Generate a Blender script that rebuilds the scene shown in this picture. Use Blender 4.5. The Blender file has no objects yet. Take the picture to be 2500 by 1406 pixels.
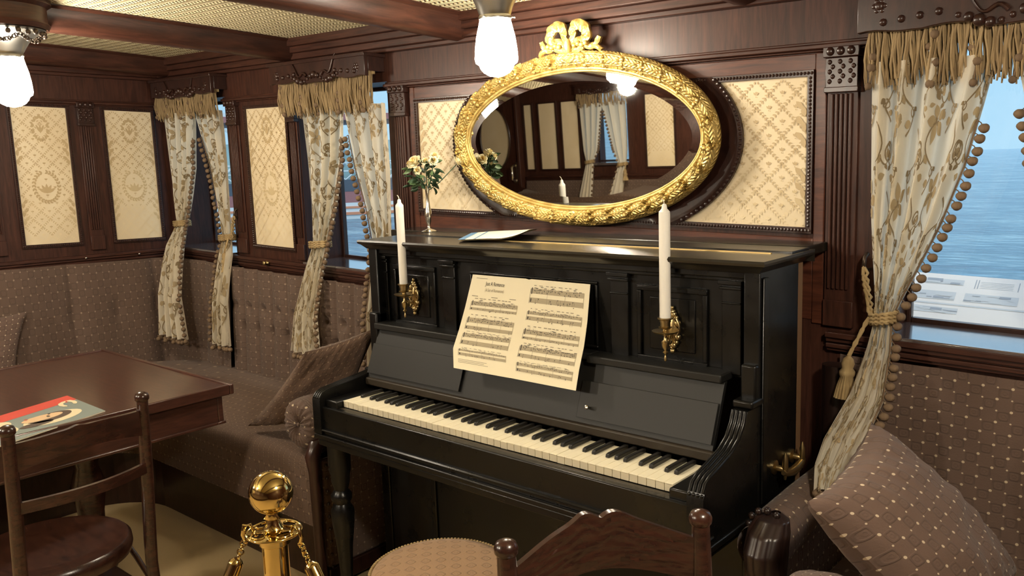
import bpy, bmesh, math, random
from mathutils import Vector, Matrix, Euler
random.seed(7)
PI = math.pi
sin, cos = math.sin, math.cos
K = 0.73            # height of the piano keys above the carpet: coordinates below are measured from the keys

# ------------------------------------------------------------------ camera, world, exposure
SC = bpy.context.scene
COL = SC.collection
cam_data = bpy.data.cameras.new('camera')
cam = bpy.data.objects.new('camera', cam_data)
COL.objects.link(cam)
SC.camera = cam
cam_data.sensor_fit = 'HORIZONTAL'
cam_data.sensor_width = 36.0
cam_data.lens = 36.0 * 2075.97 / 2500.0
cam_data.clip_start = 0.02
cam_data.clip_end = 500
def aim(pos, yaw, pit, roll):
    f = Vector((sin(yaw)*cos(pit), cos(yaw)*cos(pit), sin(pit)))
    r = Vector((cos(yaw), -sin(yaw), 0))
    u = r.cross(f)
    r2 = cos(roll)*r + sin(roll)*u
    u2 = -sin(roll)*r + cos(roll)*u
    m = Matrix((r2, u2, -f)).transposed().to_4x4()
    m.translation = Vector((pos[0], pos[1], pos[2]+K))
    cam.matrix_world = m
aim((2.10757, -1.57953, 0.723), -0.7216097, -0.14876531, -0.03492362)

world = bpy.data.worlds.new('world')
SC.world = world
world.use_nodes = True
wn = world.node_tree
wn.nodes.clear()
w_out = wn.nodes.new('ShaderNodeOutputWorld')
w_bg = wn.nodes.new('ShaderNodeBackground')
w_bg.inputs["Strength"].default_value = 0.93
w_tc = wn.nodes.new('ShaderNodeTexCoord')
w_sep = wn.nodes.new('ShaderNodeSeparateXYZ')
w_ramp = wn.nodes.new('ShaderNodeValToRGB')
w_ramp.color_ramp.elements[0].position = 0.0
w_ramp.color_ramp.elements[0].color = (0.40, 0.65, 0.84, 1)
w_ramp.color_ramp.elements[1].position = 0.30
w_ramp.color_ramp.elements[1].color = (0.36, 0.62, 0.86, 1)
_e = w_ramp.color_ramp.elements.new(0.62)
_e.color = (1.5, 1.65, 1.8, 1)
wn.links.new(w_tc.outputs['Generated'], w_sep.inputs[0])
wn.links.new(w_sep.outputs['Z'], w_ramp.inputs[0])
wn.links.new(w_ramp.outputs[0], w_bg.inputs['Color'])
wn.links.new(w_bg.outputs[0], w_out.inputs['Surface'])

LAMP_COLOR = (1.0, 0.88, 0.71)
LAMP_STRENGTH = 125.0

SC.view_settings.view_transform = 'Standard'
SC.view_settings.look = 'None'
SC.view_settings.exposure = 0.45
SC.view_settings.gamma = 1.0
SC.view_settings.use_curve_mapping = False
SC.cycles.use_denoising = True
SC.cycles.max_bounces = 8
SC.cycles.diffuse_bounces = 4
SC.cycles.glossy_bounces = 4
SC.cycles.transmission_bounces = 6
SC.cycles.transparent_max_bounces = 8
SC.cycles.sample_clamp_indirect = 0.0
SC.cycles.caustics_reflective = False
SC.cycles.caustics_refractive = False

# ------------------------------------------------------------------ materials
class X:
    """a node socket with arithmetic"""
    def __init__(s, nt, sock): s.nt, s.k = nt, sock
    def _m(s, op, b=None, c=None):
        n = s.nt.nodes.new('ShaderNodeMath'); n.operation = op
        s.nt.links.new(s.k, n.inputs[0])
        for i, q in ((1, b), (2, c)):
            if q is None: continue
            if isinstance(q, X): s.nt.links.new(q.k, n.inputs[i])
            else: n.inputs[i].default_value = q
        return X(s.nt, n.outputs[0])
    def __add__(s, b): return s._m('ADD', b)
    def __sub__(s, b): return s._m('SUBTRACT', b)
    def __mul__(s, b): return s._m('MULTIPLY', b)
    def __truediv__(s, b): return s._m('DIVIDE', b)
    def rsub(s, a): return s._m('MULTIPLY', -1.0) + a
    def fract(s): return s._m('FRACT')
    def floor(s): return s._m('FLOOR')
    def abs(s): return s._m('ABSOLUTE')
    def sin(s): return s._m('SINE')
    def lt(s, b): return s._m('LESS_THAN', b)
    def gt(s, b): return s._m('GREATER_THAN', b)
    def sqrt(s): return s._m('SQRT')
    def mod(s, b): return s._m('MODULO', b)
    def max(s, b): return s._m('MAXIMUM', b)
    def min(s, b): return s._m('MINIMUM', b)
    def smooth(s, a, b):
        n = s.nt.nodes.new('ShaderNodeMapRange'); n.interpolation_type = 'SMOOTHSTEP'
        s.nt.links.new(s.k, n.inputs[0])
        n.inputs[1].default_value = a; n.inputs[2].default_value = b
        return X(s.nt, n.outputs[0])

class M:
    def __init__(s, name, color, rough=0.5, metal=0.0, **kw):
        s.m = bpy.data.materials.new(name)
        s.m.use_nodes = True
        s.nt = s.m.node_tree
        s.b = s.nt.nodes['Principled BSDF']
        s.out = s.nt.nodes['Material Output']
        s.set('Base Color', (*color, 1)); s.set('Roughness', rough); s.set('Metallic', metal)
        for k, v in kw.items(): s.set(k.replace('_', ' '), v)
    def set(s, k, v): s.b.inputs[k].default_value = v
    def link(s, x, k): s.nt.links.new(x.k if isinstance(x, X) else x, s.b.inputs[k])
    def coord(s, kind='UV'):
        if not hasattr(s, '_tc'): s._tc = s.nt.nodes.new('ShaderNodeTexCoord')
        return s._tc.outputs[kind]
    def uv(s):
        n = s.nt.nodes.new('ShaderNodeSeparateXYZ'); s.nt.links.new(s.coord('UV'), n.inputs[0])
        return X(s.nt, n.outputs[0]), X(s.nt, n.outputs[1])
    def noise(s, scale=5, stretch=(1, 1, 1), detail=4, kind='Object', rough=0.55, dist=0.0):
        mp = s.nt.nodes.new('ShaderNodeMapping'); mp.inputs['Scale'].default_value = stretch
        s.nt.links.new(s.coord(kind), mp.inputs[0])
        n = s.nt.nodes.new('ShaderNodeTexNoise')
        n.inputs['Scale'].default_value = scale; n.inputs['Detail'].default_value = detail
        n.inputs['Roughness'].default_value = rough; n.inputs['Distortion'].default_value = dist
        s.nt.links.new(mp.outputs[0], n.inputs[0])
        return X(s.nt, n.outputs[0])
    def ramp(s, x, stops):
        n = s.nt.nodes.new('ShaderNodeValToRGB')
        while len(n.color_ramp.elements) < len(stops): n.color_ramp.elements.new(0.5)
        for e, (p, c) in zip(n.color_ramp.elements, stops): e.position = p; e.color = (*c, 1)
        s.nt.links.new(x.k, n.inputs[0])
        return n.outputs[0]
    def mix(s, fac, a, b):
        n = s.nt.nodes.new('ShaderNodeMix'); n.data_type = 'RGBA'
        if isinstance(fac, X): s.nt.links.new(fac.k, n.inputs[0])
        else: n.inputs[0].default_value = fac
        for q, i in ((a, 6), (b, 7)):
            if isinstance(q, tuple): n.inputs[i].default_value = (*q, 1)
            else: s.nt.links.new(q, n.inputs[i])
        return n.outputs[2]
    def bump(s, h, strength=0.3, dist=0.002):
        n = s.nt.nodes.new('ShaderNodeBump')
        n.inputs['Strength'].default_value = strength; n.inputs['Distance'].default_value = dist
        s.nt.links.new(h.k, n.inputs['Height'])
        s.nt.links.new(n.outputs[0], s.b.inputs['Normal'])
        return s

def wood(name, stretch, dark, lite, rough=0.28, coat=0.25, spec=0.4):
    w = M(name, dark, rough)
    g = w.noise(6, stretch, 6, 'UV', 0.62, 0.6)
    w.link(w.ramp(g, [(0.3, dark), (0.72, lite)]), 'Base Color')
    w.set('Coat Weight', coat); w.set('Coat Roughness', 0.22); w.set('Specular IOR Level', spec)
    f = w.noise(14, (stretch[0]*2, stretch[1]*2, 1), 3, 'UV')
    w.bump(f, 0.12, 0.001)
    return w.m
DK, LT = (0.0235, 0.0095, 0.0068), (0.074, 0.027, 0.0165)
WOOD_H = wood('mahogany_lengthwise', (1.2, 14, 1), DK, LT, 0.42, 0.06, 0.28)
WOOD_V = wood('mahogany_upright', (14, 1.2, 1), DK, LT, 0.42, 0.06, 0.28)
WOOD_LIT = wood('lamplit_mahogany', (1.4, 12, 1), (0.040, 0.0125, 0.0075), (0.115, 0.037, 0.019), 0.36, 0.1, 0.35)  # lamplight around the mirror put into a redder, lighter mahogany tone
WOOD_SILL = wood('lacquered_sill', (1.2, 14, 1), (0.07, 0.055, 0.055), (0.11, 0.085, 0.085), 0.14, 1.0, 0.8)  # base greyed and lightened to stand in for sky reflected in the sill
for _q in WOOD_SILL.node_tree.nodes:
    if _q.type == 'BSDF_PRINCIPLED': _q.inputs['Coat IOR'].default_value = 2.2; _q.inputs['Coat Roughness'].default_value = 0.12
WOOD_DK = wood('dark_mahogany', (10, 2, 1), (0.016, 0.0065, 0.0048), (0.042, 0.0155, 0.010), 0.34)
WOOD_BLACKENED = wood('blackened_carved_wood', (10, 2, 1), (0.010, 0.0055, 0.0045), (0.026, 0.012, 0.009), 0.36, 0.2)
WOOD_TABLE = wood('polished_table_mahogany', (2, 16, 1), (0.038, 0.015, 0.011), (0.088, 0.033, 0.022), 0.28, 0.9)
WOOD_CHAIR = wood('chair_wood', (3, 12, 1), (0.018, 0.0075, 0.0055), (0.056, 0.020, 0.012), 0.26, 0.4)
WOOD_RAW = M('raw_back_frame_wood', (0.17, 0.095, 0.045), 0.6).m
def black_lacquer():
    w = M('black_piano_lacquer', (0.0042, 0.0040, 0.0036), 0.3, Specular_IOR_Level=0.36)
    n = w.noise(9, (1, 1, 1), 4)
    w.link(w.ramp(n, [(0.35, (0.24,)*3), (0.7, (0.4,)*3)]), 'Roughness')
    w.set('Coat Weight', 0.06); w.set('Coat Roughness', 0.25)
    return w.m
BLACK = black_lacquer()
BLACK_SATIN = M('black_satin_fallboard', (0.0105, 0.0102, 0.0092), 0.5, Specular_IOR_Level=0.4).m
BLACK_LID = M('black_worn_lid', (0.018, 0.015, 0.011), 0.26).m
WORN_WOOD = M('worn_brown_rail', (0.03, 0.022, 0.013), 0.45).m
IVORY = M('ivory_key_top', (0.86, 0.79, 0.59), 0.3).m
IVORY_FRONT = M('ivory_key_front', (0.70, 0.63, 0.46), 0.4).m
EBONY = M('ebony_key', (0.012, 0.011, 0.010), 0.32).m

def gold():
    g = M('gilded_plaster', (0.70, 0.48, 0.13), 0.46, 0.7)
    n = g.noise(24, (1, 1, 1), 3)
    g.link(g.ramp(n, [(0.3, (0.42, 0.28, 0.075)), (0.65, (0.70, 0.53, 0.20))]), 'Base Color')
    g.bump(g.noise(75, (1, 1, 1), 4, rough=0.7), 0.6, 0.004)
    return g.m
def gold_leaf():
    g = M('gilded_laurel', (0.70, 0.48, 0.13), 0.44, 0.7)
    u, v = g.uv()
    n = g.noise(40, (1, 1, 1), 3)
    g.link(g.ramp(n, [(0.3, (0.42, 0.28, 0.07)), (0.65, (0.70, 0.53, 0.20))]), 'Base Color')
    lob = ((v * 3.0).fract() - 0.5).abs()
    h = ((u * 78.0 - lob * 2.6 + n * 0.5) * (2*PI)).sin() * 0.55 + lob.smooth(0.36, 0.5) * -1.6 + (lob * -1.0 + 0.06).max(0.0) * 14.0
    g.bump(h + n * 1.2, 0.65, 0.0026)
    return g.m
GOLD_LEAF = gold_leaf()
GOLD = gold()
BRASS = M('polished_brass', (0.74, 0.57, 0.25), 0.09, 1.0).m
BRASS_OLD = M('aged_brass', (0.46, 0.35, 0.17), 0.33, 1.0).m
SILVER = M('silver_plate', (0.80, 0.78, 0.70), 0.16, 1.0).m
NICKEL = M('dull_nickel_lamp_cap', (0.34, 0.33, 0.30), 0.32, 1.0).m
GOLD_LINE = M('gilt_lid_strip', (0.66, 0.46, 0.18), 0.35, 0.6).m
MIRROR = M('mirror_glass', (0.78, 0.78, 0.76), 0.015, 1.0).m
BRONZE_DK = M('dark_bronze', (0.06, 0.042, 0.03), 0.4, 0.7).m

def wallpaper():
    w = M('cream_damask', (0.70, 0.56, 0.33), 0.55)
    n = w.noise(3.0, (1, 1, 1), 4)
    w.link(w.ramp(n, [(0.3, (0.66, 0.54, 0.34)), (0.6, (0.74, 0.63, 0.43)), (0.8, (0.79, 0.70, 0.51))]), 'Base Color')
    w.set('Sheen Weight', 0.15)
    return w.m
PAPER_WALL = wallpaper()
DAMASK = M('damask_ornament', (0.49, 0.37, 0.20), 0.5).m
DAMASK_FAINT = M('damask_ornament_faint', (0.58, 0.46, 0.265), 0.5).m  # lower-contrast ornament for the lower part of a panel
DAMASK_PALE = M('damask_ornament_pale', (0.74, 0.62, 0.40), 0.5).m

def ceiling_mat():
    c = M('woven_cream_ceiling', (0.64, 0.53, 0.29), 0.8)
    u, v = c.uv()
    r = v / 0.022
    f = r.fract(); par = r.floor().mod(2.0).abs() * 2.0 - 1.0
    ph = (u / 0.020 + (f - 0.5) * par * 0.9) * (2*PI)
    h = (ph.sin() * 0.5 + 0.5) * ((f * PI).sin()._m('POWER', 0.5))
    c.link(c.ramp(h, [(0.05, (0.60, 0.50, 0.27)), (0.6, (0.88, 0.80, 0.54))]), 'Base Color')  # gaps between the cords darkened in the colour, standing in for their shade
    c.bump(h, 1.0, 0.012)
    return c.m
CEIL = ceiling_mat()

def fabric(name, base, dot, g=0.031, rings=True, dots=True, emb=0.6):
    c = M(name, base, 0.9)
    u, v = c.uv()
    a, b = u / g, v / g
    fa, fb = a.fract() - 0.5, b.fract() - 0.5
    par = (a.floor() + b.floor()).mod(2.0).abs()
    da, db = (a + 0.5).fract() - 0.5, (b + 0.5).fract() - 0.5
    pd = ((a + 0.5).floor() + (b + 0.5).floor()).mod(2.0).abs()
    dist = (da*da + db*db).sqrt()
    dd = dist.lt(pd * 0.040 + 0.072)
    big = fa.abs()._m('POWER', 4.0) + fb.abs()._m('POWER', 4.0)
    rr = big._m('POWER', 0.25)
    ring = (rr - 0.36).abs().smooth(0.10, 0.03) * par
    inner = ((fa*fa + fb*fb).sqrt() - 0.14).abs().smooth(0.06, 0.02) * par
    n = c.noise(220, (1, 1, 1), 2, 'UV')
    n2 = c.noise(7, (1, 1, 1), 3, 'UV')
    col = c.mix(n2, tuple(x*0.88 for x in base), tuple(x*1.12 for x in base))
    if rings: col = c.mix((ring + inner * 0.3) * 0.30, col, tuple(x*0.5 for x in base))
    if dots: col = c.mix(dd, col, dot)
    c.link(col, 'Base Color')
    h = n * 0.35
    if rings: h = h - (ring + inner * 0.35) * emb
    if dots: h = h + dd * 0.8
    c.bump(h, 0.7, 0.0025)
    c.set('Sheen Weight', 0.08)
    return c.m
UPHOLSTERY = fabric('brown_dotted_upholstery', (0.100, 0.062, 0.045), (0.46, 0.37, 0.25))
UPHOLSTERY_DIM = fabric('dim_dot_brown_upholstery', (0.106, 0.067, 0.048), (0.26, 0.19, 0.135), 0.031, True, True, 0.5)  # brown upholstery with dimmer dots
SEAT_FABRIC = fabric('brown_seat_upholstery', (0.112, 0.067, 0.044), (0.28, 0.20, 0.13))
PILLOW_FABRIC = fabric('mauve_brown_cushion_cloth', (0.130, 0.082, 0.062), (0.56, 0.46, 0.33), 0.031)
STOOL_FABRIC = fabric('tan_stool_cloth', (0.30, 0.185, 0.10), (0.42, 0.30, 0.17), 0.026, True, False, 1.0)

def cloth(name, color, trans=0.3):
    c = M(name, color, 0.85)
    t = c.nt.nodes.new('ShaderNodeBsdfTranslucent'); t.inputs[0].default_value = (*color, 1)
    mx = c.nt.nodes.new('ShaderNodeMixShader'); mx.inputs[0].default_value = trans
    c.nt.links.new(c.b.outputs[0], mx.inputs[1]); c.nt.links.new(t.outputs[0], mx.inputs[2])
    c.nt.links.new(mx.outputs[0], c.out.inputs[0])
    return c.m
CURTAIN = cloth('cream_curtain_cloth', (0.86, 0.80, 0.66), 0.55)
CURT_PRINT = cloth('brown_floral_embroidery', (0.25, 0.185, 0.10), 0.2)
CURT_PRINT2 = cloth('tan_floral_embroidery', (0.40, 0.31, 0.18), 0.2)
def stringy(name, c1, c2):
    w = M(name, c1, 0.85)
    n = w.noise(40, (1, 1, 0.2), 3)
    w.link(w.ramp(n, [(0.3, c1), (0.7, c2)]), 'Base Color')
    return w.m
FRINGE = stringy('straw_fringe_yarn', (0.17, 0.112, 0.052), (0.32, 0.23, 0.115))
POM = stringy('brown_pompom_wool', (0.085, 0.053, 0.030), (0.185, 0.120, 0.066))
CORD = stringy('straw_cord', (0.22, 0.145, 0.06), (0.42, 0.31, 0.15))
CARPET = M('beige_carpet', (0.58, 0.43, 0.22), 0.95)
CARPET.bump(CARPET.noise(400, (1, 1, 1), 2), 0.5, 0.004)
CARPET = CARPET.m
CANDLE = M('white_candle_wax', (0.86, 0.84, 0.77), 0.42).m
WICK = M('wick', (0.75, 0.68, 0.55), 0.9).m
PAPER = M('cream_music_paper', (0.84, 0.77, 0.56), 0.75).m
INK = M('printing_ink', (0.05, 0.045, 0.04), 0.8).m
INK_GREY = M('grey_printing_ink', (0.30, 0.26, 0.18), 0.8).m
WHITE_PAPER = M('booklet_paper', (0.83, 0.77, 0.62), 0.7).m
BLUE_INK = M('blue_print', (0.12, 0.25, 0.42), 0.6).m
LEAF = M('dark_green_leaf', (0.035, 0.075, 0.035), 0.45).m
LEAF2 = M('pale_green_leaf', (0.11, 0.18, 0.075), 0.5).m
PETAL = M('cream_rose_petal', (0.86, 0.78, 0.52), 0.6, 0.0, Subsurface_Weight=0.1).m
PETAL2 = M('yellow_rose_heart', (0.80, 0.62, 0.26), 0.6).m
ROPE = M('black_velvet_rope', (0.008, 0.008, 0.010), 0.9, 0.0, Sheen_Weight=0.3).m
RED = M('red_cover', (0.55, 0.07, 0.05), 0.45).m
SLATE = M('grey_green_cover', (0.20, 0.24, 0.22), 0.45).m
SKIN = M('printed_skin', (0.62, 0.43, 0.25), 0.5).m
HOOD = M('printed_cream_hood', (0.66, 0.58, 0.38), 0.5).m
HAIR = M('printed_dark_hair', (0.08, 0.055, 0.04), 0.5).m
LIP = M('printed_lips', (0.36, 0.12, 0.09), 0.5).m
BOARD_WHITE = M('white_printed_board', (0.86, 0.88, 0.90), 0.3).m
BOARD_GREY = M('board_grey_print', (0.35, 0.42, 0.52), 0.5).m
BOARD_PALE = M('board_pale_print', (0.62, 0.70, 0.78), 0.5).m

def globe_mat(k=1.0):
    g = M('glowing_opal_glass', (0.9, 0.86, 0.78), 0.3)
    g.set('Emission Color', (*LAMP_COLOR, 1)); g.set('Emission Strength', LAMP_STRENGTH*k)
    return g.m
GLOBE = globe_mat(0.72)
GLOBE_LEFT = globe_mat(1.1)
GLOBE_FAR = globe_mat(2.0)  # stronger glow, shared by the far lamp and the added fill lamps
def pane_mat():
    g = M('clear_window_glass', (1, 1, 1), 0.0)
    t = g.nt.nodes.new('ShaderNodeBsdfTransparent'); t.inputs[0].default_value = (0.97, 0.98, 0.98, 1)
    gl = g.nt.nodes.new('ShaderNodeBsdfGlossy'); gl.inputs['Roughness'].default_value = 0.01
    lw = g.nt.nodes.new('ShaderNodeLayerWeight')
    fac = X(g.nt, lw.outputs['Facing'])._m('POWER', 5.0) * 0.96 + 0.03
    mx = g.nt.nodes.new('ShaderNodeMixShader')
    g.nt.links.new(fac.k, mx.inputs[0]); g.nt.links.new(t.outputs[0], mx.inputs[1])
    g.nt.links.new(gl.outputs[0], mx.inputs[2]); g.nt.links.new(mx.outputs[0], g.out.inputs[0])
    return g.m
PANE = pane_mat()
def water_mat():
    w = M('rippled_lake_water', (0.16, 0.36, 0.52), 0.22)
    n = w.noise(1.6, (0.8, 2.2, 1), 8, 'Object', 0.68, 0.8)
    n2 = w.noise(0.35, (0.8, 1.6, 1), 5, 'Object', 0.6)
    w.link(w.ramp(n2 * 0.5 + n * 0.5, [(0.36, (0.085, 0.19, 0.31)), (0.5, (0.15, 0.34, 0.49)), (0.62, (0.32, 0.55, 0.68))]), 'Base Color')
    w.bump(n, 1.0, 0.35)
    return w.m
WATER = water_mat()

# ------------------------------------------------------------------ mesh building
def shear(p):
    """the deck's sheer: the saloon rises gently towards the stern"""
    x, y, z = p
    k = min(1.0, max(0.0, (z + 0.15) / 0.35))
    return (x, y, z + k * (-0.024 * x - 0.03 * max(-1.0, min(0.0, y - 0.65))))

class MB:
    def __init__(s): s.v, s.f, s.mi, s.uv, s.cur = [], [], [], [], 0
    def use(s, i): s.cur = i; return s
    def vert(s, p): s.v.append(tuple(p)); return len(s.v) - 1
    def face(s, ids, uv=None): s.f.append(tuple(ids)); s.mi.append(s.cur); s.uv.append(uv)
    def poly(s, pts, uv=None): s.face([s.vert(p) for p in pts], uv); return s
    def box(s, x0, x1, y0, y1, z0, z1):
        a = [s.vert(p) for p in ((x0,y0,z0),(x1,y0,z0),(x1,y1,z0),(x0,y1,z0),(x0,y0,z1),(x1,y0,z1),(x1,y1,z1),(x0,y1,z1))]
        for q in ((0,3,2,1),(4,5,6,7),(0,1,5,4),(1,2,6,5),(2,3,7,6),(3,0,4,7)): s.face([a[i] for i in q])
        return s
    def obox(s, c, ax, ay, az):
        c, ax, ay, az = map(Vector, (c, ax, ay, az))
        a = [s.vert(c + i*ax + j*ay + k*az) for k in (-1,1) for j in (-1,1) for i in (-1,1)]
        for q in ((0,2,3,1),(4,5,7,6),(0,1,5,4),(1,3,7,5),(3,2,6,7),(2,0,4,6)): s.face([a[i] for i in q])
        return s
    def grid(s, fn, nu, nv, uvf=None, closeu=False, closev=False):
        cu, cv = (nu if closeu else nu + 1), (nv if closev else nv + 1)
        base = len(s.v)
        for j in range(cv):
            for i in range(cu): s.v.append(tuple(fn(i / nu, j / nv)))
        for j in range(nv):
            for i in range(nu):
                q = [(i, j), ((i+1) % cu, j), ((i+1) % cu, (j+1) % cv), (i, (j+1) % cv)]
                uv = None
                if uvf: uv = [uvf(a / nu, b / nv) for a, b in ((i, j), (i+1, j), (i+1, j+1), (i, j+1))]
                s.face([base + b*cu + a for a, b in q], uv)
        return s
    def lathe(s, prof, o=(0,0,0), ax=(0,0,1), n=24, caps=True):
        ax = Vector(ax).normalized(); o = Vector(o)
        t = ax.orthogonal().normalized(); b = ax.cross(t)
        rings = []
        for r, h in prof:
            if r < 1e-6: rings.append([s.vert(o + ax*h)])
            else: rings.append([s.vert(o + ax*h + r*(cos(2*PI*i/n)*t + sin(2*PI*i/n)*b)) for i in range(n)])
        for A, B in zip(rings, rings[1:]):
            for i in range(n):
                j = (i+1) % n
                if len(A) == 1 and len(B) == 1: continue
                if len(A) == 1: s.face((A[0], B[j], B[i]))
                elif len(B) == 1: s.face((A[i], A[j], B[0]))
                else: s.face((A[i], A[j], B[j], B[i]))
        if caps:
            if len(rings[0]) > 1: s.face(tuple(reversed(rings[0])))
            if len(rings[-1]) > 1: s.face(tuple(rings[-1]))
        return s
    def tube(s, pts, rad, n=8, closed=False, caps=True, flat=None):
        pts = [Vector(p) for p in pts]; m = len(pts)
        R = rad if isinstance(rad, (list, tuple)) else [rad]*m
        rings = []; prev = None
        for k in range(m):
            if closed: d = pts[(k+1) % m] - pts[k-1]
            else: d = pts[min(k+1, m-1)] - pts[max(k-1, 0)]
            if d.length < 1e-9: d = Vector((0,0,1))
            d.normalize()
            if prev is None: t = d.orthogonal().normalized()
            else:
                t = prev - d * prev.dot(d)
                t = t.normalized() if t.length > 1e-6 else d.orthogonal().normalized()
            prev = t; b = d.cross(t)
            rings.append([s.vert(pts[k] + R[k]*(cos(2*PI*i/n)*t + sin(2*PI*i/n)*b)) for i in range(n)])
        for k in range(m if closed else m-1):
            A, B = rings[k], rings[(k+1) % m]
            for i in range(n): s.face((A[i], A[(i+1) % n], B[(i+1) % n], B[i]))
        if caps and not closed:
            s.face(tuple(reversed(rings[0]))); s.face(tuple(rings[-1]))
        return s
    def ball(s, c, r, n=12, m=8, sc=(1,1,1)):
        prof = [(r*sin(PI*i/m), -r*cos(PI*i/m)) for i in range(m+1)]
        k = len(s.v); s.lathe(prof, (0,0,0), (0,0,1), n)
        for i in range(k, len(s.v)):
            p = s.v[i]; s.v[i] = (c[0]+p[0]*sc[0], c[1]+p[1]*sc[1], c[2]+p[2]*sc[2])
        return s
    def prism(s, pts2, h0, h1, fn):
        """outline pts2 extruded from h0 to h1; fn(a, b, h) -> point"""
        A = [s.vert(fn(a, b, h0)) for a, b in pts2]; B = [s.vert(fn(a, b, h1)) for a, b in pts2]
        n = len(pts2)
        s.face(tuple(reversed(A))); s.face(tuple(B))
        for i in range(n): s.face((A[i], A[(i+1) % n], B[(i+1) % n], B[i]))
        return s
    def torus(s, c, R, r, ax=(0,0,1), n=20, m=8, sc=(1,1)):
        ax = Vector(ax).normalized(); t = ax.orthogonal().normalized(); b = ax.cross(t); c = Vector(c)
        return s.tube([c + R*(sc[0]*cos(2*PI*i/n)*t + sc[1]*sin(2*PI*i/n)*b) for i in range(n)], r, m, True)
    def move(s, fn):
        s.v = [tuple(fn(p)) for p in s.v]; return s
    def build(s, name, mats, parent=None, smooth=None, bevel=0, sheared=False, mod=None):
        if not isinstance(mats, (list, tuple)): mats = [mats]
        V = [shear(p) for p in s.v] if sheared else s.v
        me = bpy.data.meshes.new(name)
        o = bpy.data.objects.new(name, me)
        off = Vector((0, 0, 0))
        if parent is not None:
            pm = parent
            while pm is not None:
                off += pm.location; pm = pm.parent
        elif V:
            xs = [p[0] for p in V]; ys = [p[1] for p in V]; zs = [p[2] for p in V]
            off = Vector(((min(xs)+max(xs))/2, (min(ys)+max(ys))/2, min(zs)))
            o.location = off
        me.from_pydata([(p[0]-off.x, p[1]-off.y, p[2]-off.z) for p in V], [], s.f)
        for m_ in mats: me.materials.append(m_)
        me.polygons.foreach_set('material_index', s.mi)
        ul = me.uv_layers.new(name='uv')
        d = ul.data
        for pl, uv in zip(me.polygons, s.uv):
            nrm = pl.normal
            if uv:
                for li, q in zip(pl.loop_indices, uv): d[li].uv = q
            else:
                ax = max(range(3), key=lambda i: abs(nrm[i]))
                for li in pl.loop_indices:
                    c = V[me.loops[li].vertex_index]
                    d[li].uv = (c[1], c[2]) if ax == 0 else (c[0], c[2]) if ax == 1 else (c[0], c[1])
        if smooth is not None:
            me.polygons.foreach_set('use_smooth', [True]*len(me.polygons))
            if smooth < 180: me.set_sharp_from_angle(angle=math.radians(smooth))
        if bevel:
            b = o.modifiers.new('bevel', 'BEVEL'); b.width = bevel; b.segments = 2; b.limit_method = 'ANGLE'
            b.angle_limit = math.radians(40)
            me.polygons.foreach_set('use_smooth', [True]*len(me.polygons))
            me.set_sharp_from_angle(angle=math.radians(50))
        COL.objects.link(o)
        if parent is not None: o.parent = parent
        me.update()
        return o

def tag(o, label, cat, group=None, kind=None):
    o['label'] = label; o['category'] = cat
    if group: o['group'] = group
    if kind: o['kind'] = kind
    return o
def struct(o):
    o['kind'] = 'structure'; return o
def thing(name, loc, label, cat, group=None):
    o = bpy.data.objects.new(name, None); o.empty_display_size = 0.05
    COL.objects.link(o); o.location = loc
    return tag(o, label, cat, group)
def copy_part(o, parent, delta):
    c = o.copy(); COL.objects.link(c); c.parent = parent
    c.location = o.location + Vector(delta)
    return c
def lerp(a, b, t): return a + (b - a) * t
def curve_at(ctrl, t):
    """piecewise smooth interpolation of rows (t, a, b, ...)"""
    if t <= ctrl[0][0]: return ctrl[0][1:]
    for A, B in zip(ctrl, ctrl[1:]):
        if t <= B[0]:
            k = (t - A[0]) / (B[0] - A[0]); k = k*k*(3-2*k)*0.5 + k*0.5
            return tuple(lerp(a, b, k) for a, b in zip(A[1:], B[1:]))
    return ctrl[-1][1:]
def arc(cx, cz, r, a0, a1, n):
    return [(cx + r*cos(lerp(a0, a1, i/n)), cz + r*sin(lerp(a0, a1, i/n))) for i in range(n+1)]

# ------------------------------------------------------------------ the room
W = 0.65            # wall with the piano
XL = -2.232         # bulkhead on the left
YF = -3.77          # opposite wall, seen in the mirror
ZFLOOR = -K

fl = MB(); fl.box(-5.2, 3.4, YF-0.3, 1.0, ZFLOOR-0.05, ZFLOOR)
struct(fl.build('floor', CARPET))

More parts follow.
